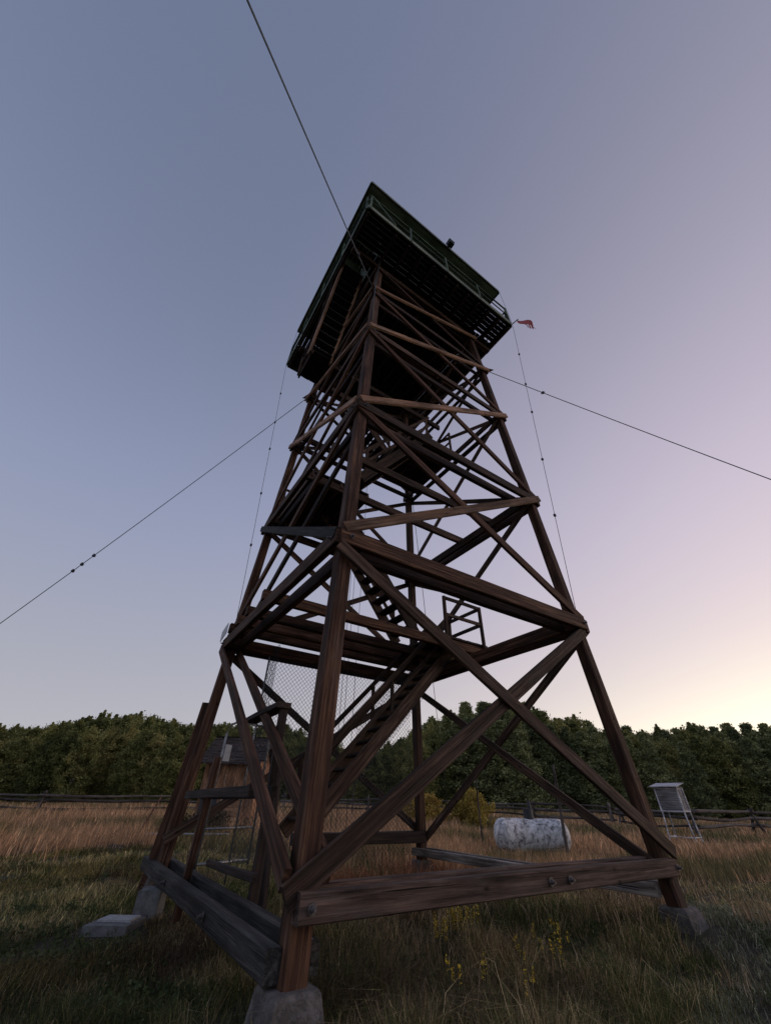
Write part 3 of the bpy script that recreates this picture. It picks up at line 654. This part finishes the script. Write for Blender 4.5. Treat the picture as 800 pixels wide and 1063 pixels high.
# ------------------------------------------------------------------ plants
def leaf_cloud(centers, per, rad, size, upb=.4):
    """many small leaf faces spread round clump centres -> verts, faces"""
    C_ = np.repeat(centers, per, 0); n = len(C_)
    P = C_ + rng.normal(size=(n, 3))*np.repeat(rad, per)[:, None]*np.array([.5, .5, .42])
    a = rng.normal(size=(n, 3)); a[:, 2] += upb; a /= np.linalg.norm(a, axis=1)[:, None]
    b = np.cross(a, rng.normal(size=(n, 3))); b /= np.linalg.norm(b, axis=1)[:, None]
    sz_ = size*rng.uniform(.6, 1.4, n)[:, None]
    V = np.stack([P-b*sz_*.32, P+a*sz_*.55+b*sz_*.05, P+b*sz_*.32, P-a*sz_*.55], 1).reshape(-1, 3)
    return V
def np_mesh(name, V, quads, mat, colors=None):
    me = bpy.data.meshes.new(name); me.vertices.add(len(V)); me.vertices.foreach_set('co', V.astype(np.float32).ravel())
    nf = len(quads); k_ = quads.shape[1]; me.loops.add(nf*k_); me.loops.foreach_set('vertex_index', quads.astype(np.int32).ravel())
    me.polygons.add(nf); me.polygons.foreach_set('loop_start', np.arange(0, nf*k_, k_, dtype=np.int32)); me.polygons.foreach_set('loop_total', np.full(nf, k_, np.int32))
    me.update(calc_edges=True); me.validate(); me.materials.append(mat); return me
def crown_mesh(name, mat, hgt, rad, kind, nclump, per, leaf):
    C_ = []; Rr = []
    for _ in range(nclump):
        if kind == 'conifer':
            t = rng.uniform(.03, 1)**.9; r_ = rad*(1-t)**.7*rng.uniform(.25, 1.05)+.08; z = hgt*t; cr = .28+.35*(1-t)
        else:
            t = rng.uniform(.0, 1); prof_ = math.sin(math.pi*min(1, (t*.86+.12)))**.6; r_ = rad*prof_*math.sqrt(rng.uniform(.1, 1)); z = hgt*(.02+.94*t); cr = rng.uniform(.35, .75)
        a = rng.uniform(0, 2*math.pi); C_.append((r_*math.cos(a), r_*math.sin(a), z)); Rr.append(cr)
    # leaders and side shoots poking out of the outline
    for _ in range(26 if kind != 'conifer' else 14):
        a = rng.uniform(0, 2*math.pi); t = rng.uniform(.45, 1); q = rad*math.sin(math.pi*min(1, t*.86+.12))*rng.uniform(.5, 1.0) if kind != 'conifer' else rad*(1-t)*rng.uniform(.6, 1.2)
        for st in range(5): C_.append((q*math.cos(a)*(1+.05*st), q*math.sin(a)*(1+.05*st), hgt*t*.95+st*.24)); Rr.append(.26-.04*st)
    V = leaf_cloud(np.array(C_), per, np.array(Rr), leaf, 1.2 if kind != 'conifer' else .6)
    Q = np.arange(len(V)).reshape(-1, 4); return np_mesh(name, V, Q, mat)
def trunk_mesh(name, hgt, r):
    pts = [(0, 0, -.4)]; x = y = 0
    for i in range(1, 7):
        x += random.uniform(-.12, .12); y += random.uniform(-.12, .12); pts.append((x, y, hgt*.8*i/6))
    g = [tube_geo(pts, [r*(1-.8*i/6) for i in range(7)], 7)]
    for i in range(7):
        z = hgt*random.uniform(.2, .75); a = random.uniform(0, 6.28); L_ = hgt*.2
        b0 = Vector((0, 0, z)); b1_ = b0+Vector((math.cos(a)*L_*.6, math.sin(a)*L_*.6, L_*.7)); g.append(tube_geo([b0, b0.lerp(b1_, .5)+Vector((0, 0, -.1)), b1_], [r*.35, r*.22, r*.08], 5))
    V, F = merge(g); me = bpy.data.meshes.new(name); me.from_pydata([tuple(v) for v in V], [], F); me.materials.append(M['bark']); return me
VAR = {'aspen': [], 'conifer': []}
for i in range(5):
    VAR['aspen'].append((crown_mesh('crown', M['aspen'], 10, 2.5, 'aspen', 210, 70, .20), trunk_mesh('trunk', 9.5, .16)))
for i in range(4):
    VAR['conifer'].append((crown_mesh('crown', M['conifer'], 10, 2.2, 'conifer', 200, 70, .19), trunk_mesh('trunk', 9.5, .16)))
def tree(kind, x, y, h, wsc, label, group, name=None):
    cr, tr_ = random.choice(VAR[kind]); z = G(x, y)
    o = bpy.data.objects.new(name or ('aspen_tree' if kind == 'aspen' else 'conifer_tree'), None); COL.objects.link(o); o.location = (x, y, z); o.rotation_euler = (0, 0, random.uniform(0, 6.28))
    sc_ = h/10; o.scale = (sc_*wsc, sc_*wsc, sc_); tag(o, label, 'tree', group)
    for nm, me in (('crown', cr), ('trunk', tr_)):
        c = bpy.data.objects.new(nm, me); COL.objects.link(c); c.parent = o
F_ = Vector((math.sin(R(33.2636)), math.cos(R(33.2636)))); Rv = Vector((F_.y, -F_.x))
def place(u, depth):   # u = lateral angle tangent
    p = Vector((CAM.x, CAM.y)) + F_*depth + Rv*(u*depth); return p.x, p.y
# skyline heights (metres above eye level per metre of distance) across the view, from left to right
PX = [-260, 0, 40, 70, 100, 130, 160, 190, 250, 300, 340, 375, 420, 440, 470, 500, 540, 570, 600, 650, 700, 750, 800, 1100]
TY = [752, 753, 747, 742, 737, 740, 746, 748, 748, 752, 766, 776, 768, 754, 735, 724, 721, 726, 736, 748, 752, 750, 750, 752]
def skyline(px): return 1.085*(828+px*.018 - np.interp(px, PX, TY))/626
def section(px):
    if px < 215: return 0
    if px < 470: return 1
    return 2
LBL = [('aspen', 'bushy olive-green tree in the wood behind the left fence', 'trees of the left wood', 'leafy_tree'),
       ('aspen', 'green tree in the low dark wood seen between the tower legs', 'trees behind the tower', 'leafy_tree'),
       ('conifer', 'dark green tree of the dense wood behind the tank and right fence', 'trees of the right wood', 'conifer_tree')]
for row, (dep, stp, sc_, jit) in enumerate(((66, 20, .84, 3), (76, 21, .96, 4), (90, 20, 1.0, 4))):
    px = -150+row*9
    while px < 960:
        sec = section(px); dd = dep*(1.0 if sec else .92)+random.uniform(-jit, jit); u = (px-400)/496
        x, y = place(u, dd); top = 1.6+skyline(px)*dd; h = (top-G(x, y))*sc_*random.uniform(.93, 1.02)
        kd, lb, gp, nm = LBL[sec]
        if sec == 2 and random.random() < .35: kd, lb, gp, nm = 'aspen', 'lighter olive tree among the dark conifers of the right wood', 'olive trees of the right wood', 'leafy_tree'
        tree(kd, x, y, max(h, 3.5), random.uniform(1.0, 1.3)*(1.25 if h < 7 else 1.0)*(1.18 if kd == 'conifer' else 1.0), lb, gp, nm)
        px += stp*random.uniform(.75, 1.2)
C_ = []
for _ in range(1500):
    px = random.uniform(-200, 1000); dd = random.uniform(70, 104); x, y = place((px-400)/496, dd); C_.append((x, y, G(x, y)+random.uniform(.1, 4.2)))
V = leaf_cloud(np.array(C_), 42, np.full(len(C_), 1.6), .42, .6); me = np_mesh('wood_undergrowth', V, np.arange(len(V)).reshape(-1, 4), M['conifer'])
o = bpy.data.objects.new('wood_undergrowth', me); COL.objects.link(o); tag(o, 'dark mass of undergrowth filling the wood below and between the trees', 'undergrowth', None, 'stuff')
# bushes: foliage as one mesh with a few stems
def bush(name, x, y, w, h, mat, label, n=60, per=60, leaf=.09, d=None):
    z = G(x, y); o = thing(name, (x, y, z), label, 'bush'); C_ = []; Rr = []
    for _ in range(n):
        a = rng.uniform(0, 6.28); t = rng.uniform(0, 1); r_ = math.sqrt(rng.uniform(0, 1))*math.sin(math.pi*(.25+.7*t))**.7*(1+.25*math.sin(a*3+x)+.15*math.sin(a*7))
        C_.append((r_*math.cos(a)*w, r_*math.sin(a)*(d or w), h*(.08+.85*t))); Rr.append(w*.16+.04)
    V = leaf_cloud(np.array(C_), per, np.array(Rr), leaf, 1.5); me = np_mesh('foliage', V, np.arange(len(V)).reshape(-1, 4), mat)
    c = bpy.data.objects.new('foliage', me); COL.objects.link(c); c.parent = o
    g = []
    for i in range(9):
        a = random.uniform(0, 6.28); g.append(tube_geo([(0, 0, -.05), (math.cos(a)*w*.3, math.sin(a)*w*.3, h*.4), (math.cos(a)*w*.6, math.sin(a)*w*.6, h*.8)], [.025, .018, .008], 5))
    V, F = merge(g); mk('stem', V, F, M['bark'], o, Matrix.Translation((x, y, z)))
bush('yellow_bush', 14.8, 13.6, 1.2, 1.85, M['yellowbush'], 'large spreading yellow-gold bush between the back leg and the tank', 120, 70, .10)
bush('yellow_bush', 13.0, 15.2, 1.2, 1.5, M['yellowbush'], 'lower yellow-green bush partly hidden by the back leg', 90, 70, .10)
bush('sage_bush', 0.4, 12.5, 1.3, .8, M['darkbush'], 'dull brown brush in the straw beside the pipe rail', 60, 60, .08)
# yellow wildflowers: stems with small heads
FLXY = [(-.7, -1.89), (-.41, -1.69), (-.31, -1.74), (.07, -1.52), (-1.32, -2.73), (-.94, -2.72), (-.5, -2.75), (-.07, -2.58), (-.02, -2.74), (.4, -2.45), (-.24, -2.92), (-1.05, -3.25)]
FL = [(x_, y_, n_) for (x_, y_), n_ in zip(FLXY, (8, 10, 12, 9, 2, 2, 2, 2, 2, 3, 3, 2))]
FLL = ['yellow wildflower at the left edge of the dense cluster below the front beam', 'yellow wildflower second from the left in the dense cluster', 'yellow wildflower third from the left in the dense cluster', 'yellow wildflower at the right edge of the dense cluster, nearest the beam',
       'small yellow wildflower straight below the dense cluster', 'lone yellow wildflower between the dense cluster and the right group', 'yellow wildflower at the lower left of the right group', 'yellow wildflower in the middle of the right group', 'yellow wildflower touching the middle one of the right group',
       'yellow wildflower of the right group nearest the front beam', 'yellow wildflower at the lower right of the right group', 'lowest yellow wildflower, alone in the front grass']
for (x, y, nf), lb in zip(FL, FLL):
    z = G(x, y); w = thing('yellow_wildflower', (x, y, z), lb, 'flower', 'yellow wildflowers in the front grass'); gs = []; gh_ = []
    for i in range(nf+1):
        a = random.uniform(0, 6.28); q = random.uniform(.02, .09); hh = random.uniform(.28, .40); tip = Vector((math.cos(a)*q, math.sin(a)*q, hh))
        gs.append(tube_geo([(math.cos(a)*q*.3, math.sin(a)*q*.3, -.02), tip*.6, tip], .0035, 4))
        for j in range(16):
            b = random.uniform(0, 6.28); t_ = tip-Vector((0, 0, random.uniform(0, .085))); c_ = Vector((math.cos(b), math.sin(b), random.uniform(-.2, 1)))*random.uniform(.010, .021); n_ = Vector((-math.sin(b), math.cos(b), 0))*.009
            gh_.append(([t_, t_+c_*.6+n_, t_+c_*1.25, t_+c_*.6-n_], [(0, 1, 2, 3)]))
    V, F = merge(gs); mk('stem', V, F, M['stem'], w, Matrix.Translation((x, y, z))); V, F = merge(gh_); mk('flower_head', V, F, M['petal'], w, Matrix.Translation((x, y, z)))

# ------------------------------------------------------------------ ground sheet
def grid_axis():
    a = [0]; st = .5
    while a[-1] < 1500: a.append(a[-1]+st); st *= 1.09
    return np.array([-v for v in a[:0:-1]]+a)
ax_ = grid_axis(); X, Y = np.meshgrid(ax_, ax_, indexing='ij'); Z = gz(X, Y)
V = np.stack([X, Y, Z], -1).reshape(-1, 3); n = len(ax_); ii, jj = np.meshgrid(np.arange(n-1), np.arange(n-1), indexing='ij'); b0 = (ii*n+jj).ravel()
me = np_mesh('ground', V, np.stack([b0, b0+n, b0+n+1, b0+1], 1), M['ground']); gr = bpy.data.objects.new('ground', me); COL.objects.link(gr); gr['kind'] = 'structure'
for p in me.polygons: p.use_smooth = True

# ------------------------------------------------------------------ grass, one blade mesh per kind of ground cover
def vnoise(x, y, f, seed=0):
    """smooth value noise"""
    r_ = np.random.default_rng(seed).uniform(0, 1, (64, 64)); u = x*f; v = y*f; i = np.floor(u).astype(int); j = np.floor(v).astype(int); a = u-i; b = v-j
    a = a*a*(3-2*a); b = b*b*(3-2*b); g = lambda p, q: r_[p % 64, q % 64]
    return (g(i, j)*(1-a)+g(i+1, j)*a)*(1-b)+(g(i, j+1)*(1-a)+g(i+1, j+1)*a)*b
def grass(name, label, N, rmin, rmax, azmin, azmax, cover, seed):
    r_ = np.random.default_rng(seed)
    rr = rmin*(rmax/rmin)**r_.uniform(0, 1, N); az = np.radians(r_.uniform(azmin, azmax, N))
    # gather blades into tufts
    tuft = .025+.008*rr; k_ = 9; rr = np.repeat(rr[::k_], k_)[:N]; az = np.repeat(az[::k_], k_)[:N]
    x = CAM.x+rr*np.sin(az)+r_.normal(size=N)*tuft[:N]; y = CAM.y+rr*np.cos(az)+r_.normal(size=N)*tuft[:N]
    h, col, keep, lean = cover(x, y, rr, np.degrees(az), r_)
    for fx, fy in ((-1, -1), (1, -1), (-1, 1), (1, 1)): keep &= ~((np.abs(x-fx*2.65) < .2) & (np.abs(y-fy*2.65) < .2))
    keep &= np.hypot(x+3.24, y-1.32) > .36; keep &= np.hypot(x+2.75, y-1.72) > .24; h = np.where(np.hypot(x+3.5, y-.9) < .6, h*.35, h)
    x, y, rr, h, col, lean = x[keep], y[keep], rr[keep], h[keep], col[keep], lean[keep]; n = len(x)
    z = gz(x, y)-.01; w = np.maximum(.0017, .00042*rr)*r_.uniform(.6, 1.4, n)
    th = r_.uniform(0, 2*np.pi, n); sx_ = np.cos(th)*w; sy_ = np.sin(th)*w
    la = r_.uniform(0, 2*np.pi, n); lx = np.cos(la)*lean*h+.03*h; ly = np.sin(la)*lean*h+.02*h
    P = np.zeros((n, 5, 3)); 
    P[:, 0] = np.stack([x-sx_, y-sy_, z], 1); P[:, 1] = np.stack([x+sx_, y+sy_, z], 1)
    P[:, 2] = np.stack([x+sx_*.7+lx*.35, y+sy_*.7+ly*.35, z+h*.6], 1); P[:, 3] = np.stack([x-sx_*.7+lx*.35, y-sy_*.7+ly*.35, z+h*.6], 1)
    P[:, 4] = np.stack([x+lx, y+ly, z+h*np.sqrt(np.clip(1-lean**2*.6, .1, 1))], 1)
    V = P.reshape(-1, 3); b = np.arange(n)*5
    me = bpy.data.meshes.new(name); me.vertices.add(len(V)); me.vertices.foreach_set('co', V.astype(np.float32).ravel())
    lo = np.stack([b, b+1, b+2, b+3, b+3, b+2, b+4], 1).astype(np.int32).ravel(); me.loops.add(len(lo)); me.loops.foreach_set('vertex_index', lo)
    me.polygons.add(2*n); ls = np.stack([np.arange(n)*7, np.arange(n)*7+4], 1).ravel().astype(np.int32); me.polygons.foreach_set('loop_start', ls); me.polygons.foreach_set('loop_total', np.tile([4, 3], n).astype(np.int32))
    me.update(calc_edges=True); me.materials.append(M['grass'])
    ca = me.color_attributes.new('plant', 'FLOAT_COLOR', 'POINT'); cc = np.ones((n, 5, 4), np.float32); cc[:, :, :3] = col[:, None, :]
    ca.data.foreach_set('color', cc.ravel())
    o = bpy.data.objects.new(name, me); COL.objects.link(o); tag(o, label, 'grass', None, 'stuff'); return o
A3 = lambda *c: np.array(c)
def pick(r_, n, w, cols):
    idx = r_.choice(len(cols), n, p=np.array(w)/sum(w)); c = np.array(cols)[idx]; return c*np.exp(r_.normal(0, .42, (n, 1)))
def field_side(x, y, rr, az):
    """1 in the tall straw, 0 in the short turf; the edge winds about"""
    edge = np.interp(az, [-40, -8, 5, 20, 35, 50, 60, 72, 90], [13.5, 14.5, 17, 15, 11.5, 10.5, 13, 14.5, 12.5])
    return rr > edge+(vnoise(x, y, .5, 5)-.5)*3
def straw(x, y, rr, az, r_):
    n = len(x); q = vnoise(x, y, .22, 1); q2 = vnoise(x, y, 1.1, 2)
    h = (.20+.30*q+.26*q2)*r_.uniform(.4, 1.25, n)*np.interp(az, [-40, 40, 60, 90], [1, 1, .72, .72])*np.where(np.hypot(x-8.0, y-3.6) < 2.2, .45, 1)*np.where(np.hypot(x-18.0, y-4.0) < 2.2, .6, 1)
    c = pick(r_, n, (5, 3, 2, 2), [(.58, .34, .18), (.46, .29, .17), (.28, .19, .12), (.64, .43, .26)])
    grn = (vnoise(x, y, .35, 9)*.7+vnoise(x, y, 1.4, 10)*.3 > .56)[:, None]; c = np.where(grn, c*A3(.42, .55, .45), c)
    return h, c, field_side(x, y, rr, az) & (vnoise(x, y, .8, 3) > .12), r_.uniform(.05, .5, n)
def turf(x, y, rr, az, r_):
    n = len(x); q = vnoise(x, y, .6, 11); q2 = vnoise(x, y, 1.9, 12); tall = np.clip((az-12)/12, 0, 1)*np.clip((64-az)/8, 0, 1)*np.clip((9.8-rr)/2, .35, 1)
    tall = np.maximum(tall, .35*np.clip((az+2)/10, 0, 1)*(az < 15))
    q3 = vnoise(x, y, 4.5, 19); h = (.025+.04*q+.05*q2+.15*tall*(.05+q2*q3*2.2))*r_.uniform(.35, 1.6, n); flat = r_.uniform(size=n) < .3; h = np.where(flat, h*1.5, h)
    gcol = pick(r_, n, (4, 3, 2, 3), [(.075, .10, .03), (.12, .135, .042), (.21, .19, .075), (.035, .05, .02)])
    dry = pick(r_, n, (3, 3, 2), [(.38, .29, .14), (.27, .20, .10), (.52, .40, .22)])
    pale = pick(r_, n, (3, 2, 2), [(.24, .25, .17), (.30, .29, .20), (.13, .15, .08)])
    brown = pick(r_, n, (2, 2, 1), [(.15, .105, .065), (.08, .062, .038), (.24, .17, .11)])
    m = vnoise(x, y, .9, 14)*.45+vnoise(x, y, 3.4, 15)*.3+r_.uniform(size=n)*.45; c = np.where((m > np.interp(rr, [4, 7, 12], [.76, .62, .50]))[:, None], dry, gcol)
    c = np.where(((vnoise(x, y, .7, 17)*.5+vnoise(x, y, 2.6, 18)*.3+r_.uniform(size=n)*.3) > .66)[:, None], brown, c)
    left = ((az < 12) & (vnoise(x*.4, y*1.6, .7, 21) > .5))[:, None]; c = np.where(left, c*A3(.6, .6, .48), c); c = np.where(((az < 14) & (rr < 7.5))[:, None], c*.72, c); c = c*np.where((rr > 8)[:, None], A3(1.25, 1.3, 1.15), 1.0)  # left patches darker; vignette and shading put into the near-left blade colour
    rf_ = ((az > 61+14*(vnoise(x, y, .6, 23)-.5)) & (vnoise(x, y, .9, 24)*.55+r_.uniform(size=n)*.45 > .48))[:, None]; c = np.where(rf_, pale, c)
    bare = (vnoise(x, y, 1.3, 31)*.6+vnoise(x, y, 4.1, 32)*.4 < .34)
    return h, c, (~field_side(x, y, rr, az)) & (~(bare & (r_.uniform(size=n) < .85))), np.where(flat, r_.uniform(.95, 1.28, n), r_.uniform(.1, .8, n))
grass('tall_dry_grass', 'tall orange-brown dry grass filling the field beyond the tower', 330000, 9.5, 75, -32, 98, straw, 41)
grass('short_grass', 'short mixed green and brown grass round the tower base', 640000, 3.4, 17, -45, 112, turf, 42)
def stalks(x, y, rr, az, r_):
    n = len(x); h = r_.uniform(.16, .44, n)*np.interp(rr, [4, 8, 12], [.75, 1, 1.1]); c = pick(r_, n, (3, 3, 2), [(.44, .31, .18), (.30, .20, .12), (.60, .46, .30)])
    k_ = (vnoise(x, y, 1.6, 51) > .50) & (az > 24) & (az < 66) & (r_.uniform(size=n) < .38); k_ |= (vnoise(x, y, .9, 52) > .80) & (az > 20)
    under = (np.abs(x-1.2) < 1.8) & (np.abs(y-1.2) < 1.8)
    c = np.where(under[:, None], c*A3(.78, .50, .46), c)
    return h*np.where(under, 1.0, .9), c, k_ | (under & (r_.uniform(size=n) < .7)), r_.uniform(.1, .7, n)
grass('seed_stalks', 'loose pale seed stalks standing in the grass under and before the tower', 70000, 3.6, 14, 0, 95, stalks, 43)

# broad-leaved weeds low in the turf
C_ = []; nr_ = np.random.default_rng(77)
while len(C_) < 2600:
    r_ = 3.8*(14/3.8)**nr_.uniform(); a_ = math.radians(nr_.uniform(-20, 100)); x = CAM.x+r_*math.sin(a_); y = CAM.y+r_*math.cos(a_)
    if float(vnoise(np.array([x]), np.array([y]), 1.5, 91)[0]) < (.5 if a_ < 1.0 else .68) or math.hypot(x+3.2, y-1.3) < .45: continue
    C_.append((x, y, G(x, y)+nr_.uniform(.0, .06)))
V = leaf_cloud(np.array(C_), 26, np.full(len(C_), .075), .034, .5); me = np_mesh('low_weeds', V, np.arange(len(V)).reshape(-1, 4), M['weeds'])
o = bpy.data.objects.new('low_weeds', me); COL.objects.link(o); tag(o, 'low broad-leaved weeds scattered through the turf', 'weeds', None, 'stuff')

# ------------------------------------------------------------------ dusk sky
w = bpy.data.worlds.new('World'); scn.world = w; w.use_nodes = True; nt = w.node_tree; nt.nodes.clear()
def N(typ, **kw):
    o = nt.nodes.new(typ)
    for k_, v in kw.items():
        if k_ in o.inputs: o.inputs[k_].default_value = v
        else: setattr(o, k_, v)
    return o
def math_(op, a, b=None):
    o = N('ShaderNodeMath', operation=op)
    for i, v in enumerate((a, b)):
        if v is None: continue
        if hasattr(v, 'node'): nt.links.new(v, o.inputs[i])
        else: o.inputs[i].default_value = v
    return o.outputs[0]
GLOW_AZ = 95.
gdir = (math.sin(R(GLOW_AZ)), math.cos(R(GLOW_AZ)), 0)
tc = N('ShaderNodeTexCoord'); nm = N('ShaderNodeVectorMath', operation='NORMALIZE'); nt.links.new(tc.outputs['Generated'], nm.inputs[0])
sx_ = N('ShaderNodeSeparateXYZ'); nt.links.new(nm.outputs[0], sx_.inputs[0]); zc = math_('MAXIMUM', sx_.outputs[2], 0.0)
dt = N('ShaderNodeVectorMath', operation='DOT_PRODUCT'); nt.links.new(nm.outputs[0], dt.inputs[0]); dt.inputs[1].default_value = gdir
e1 = math_('EXPONENT', math_('MULTIPLY', zc, -1/.8)); e2 = math_('EXPONENT', math_('MULTIPLY', math_('SUBTRACT', 1.0, dt.outputs['Value']), -1/.4))
e2b = math_('EXPONENT', math_('MULTIPLY', math_('SUBTRACT', 1.0, dt.outputs['Value']), -1/.19))
bz = math_('MULTIPLY', math_('SUBTRACT', zc, .52), 1/.3); e4 = math_('EXPONENT', math_('MULTIPLY', math_('MULTIPLY', bz, bz), -1.0))
e3 = math_('MULTIPLY', e2b, math_('EXPONENT', math_('MULTIPLY', zc, -1/.1)))
def scl(col, f):
    o = N('ShaderNodeVectorMath', operation='SCALE'); o.inputs[0].default_value = col; nt.links.new(f, o.inputs['Scale']); return o.outputs[0]
def addv(a, b):
    o = N('ShaderNodeVectorMath', operation='ADD'); nt.links.new(a, o.inputs[0]); nt.links.new(b, o.inputs[1]); return o.outputs[0]
base = N('ShaderNodeCombineXYZ'); base.inputs[0].default_value, base.inputs[1].default_value, base.inputs[2].default_value = -.024, .031, .158
sky = N('ShaderNodeTexSky'); sky.sky_type = 'NISHITA'; sky.sun_disc = False; sky.sun_elevation = R(1.0); sky.sun_rotation = R(GLOW_AZ)
skv = N('ShaderNodeVectorMath', operation='SCALE'); nt.links.new(sky.outputs[0], skv.inputs[0]); skv.inputs['Scale'].default_value = .0015
tot = addv(scl((.014, .030, .088), e4), addv(addv(addv(addv(base.outputs[0], skv.outputs[0]), scl((.4961, .4406, .3454), e1)), scl((.478, .318, .262), e2)), scl((2.1, 2.0, .85), e3)))
bg = N('ShaderNodeBackground'); nt.links.new(tot, bg.inputs['Color']); bg.inputs['Strength'].default_value = 1.0
out = N('ShaderNodeOutputWorld'); nt.links.new(bg.outputs[0], out.inputs['Surface'])
sun = bpy.data.lights.new('dawn_glow', 'SUN'); sun.energy = .35; sun.angle = R(25); sun.color = (1, .66, .48)
so = bpy.data.objects.new('dawn_glow', sun); COL.objects.link(so); sd = Vector((math.sin(R(112))*math.cos(R(7)), math.cos(R(112))*math.cos(R(7)), math.sin(R(7)))); so.rotation_euler = sd.to_track_quat('Z', 'Y').to_euler()

# ------------------------------------------------------------------ camera
yaw, pit, rol = R(33.2636), R(37.6666), .0203
fw = Vector((math.cos(pit)*math.sin(yaw), math.cos(pit)*math.cos(yaw), math.sin(pit))); r1 = Vector((math.cos(yaw), -math.sin(yaw), 0)); u1 = r1.cross(fw)
r2 = r1*math.cos(rol)+u1*math.sin(rol); u2 = -r1*math.sin(rol)+u1*math.cos(rol)
cd = bpy.data.cameras.new('camera'); cd.sensor_fit = 'HORIZONTAL'; cd.sensor_width = 36; cd.lens = 36*392.67/800; cd.clip_end = 5000; cd.clip_start = .05
co = bpy.data.objects.new('camera', cd); COL.objects.link(co); mm = Matrix((r2, u2, -fw)).transposed().to_4x4(); mm.translation = CAM; co.matrix_world = mm; scn.camera = co
scn.view_settings.view_transform = 'Standard'; scn.view_settings.look = 'None'; scn.view_settings.exposure = .07; scn.view_settings.gamma = 1
scn.render.engine = 'CYCLES'
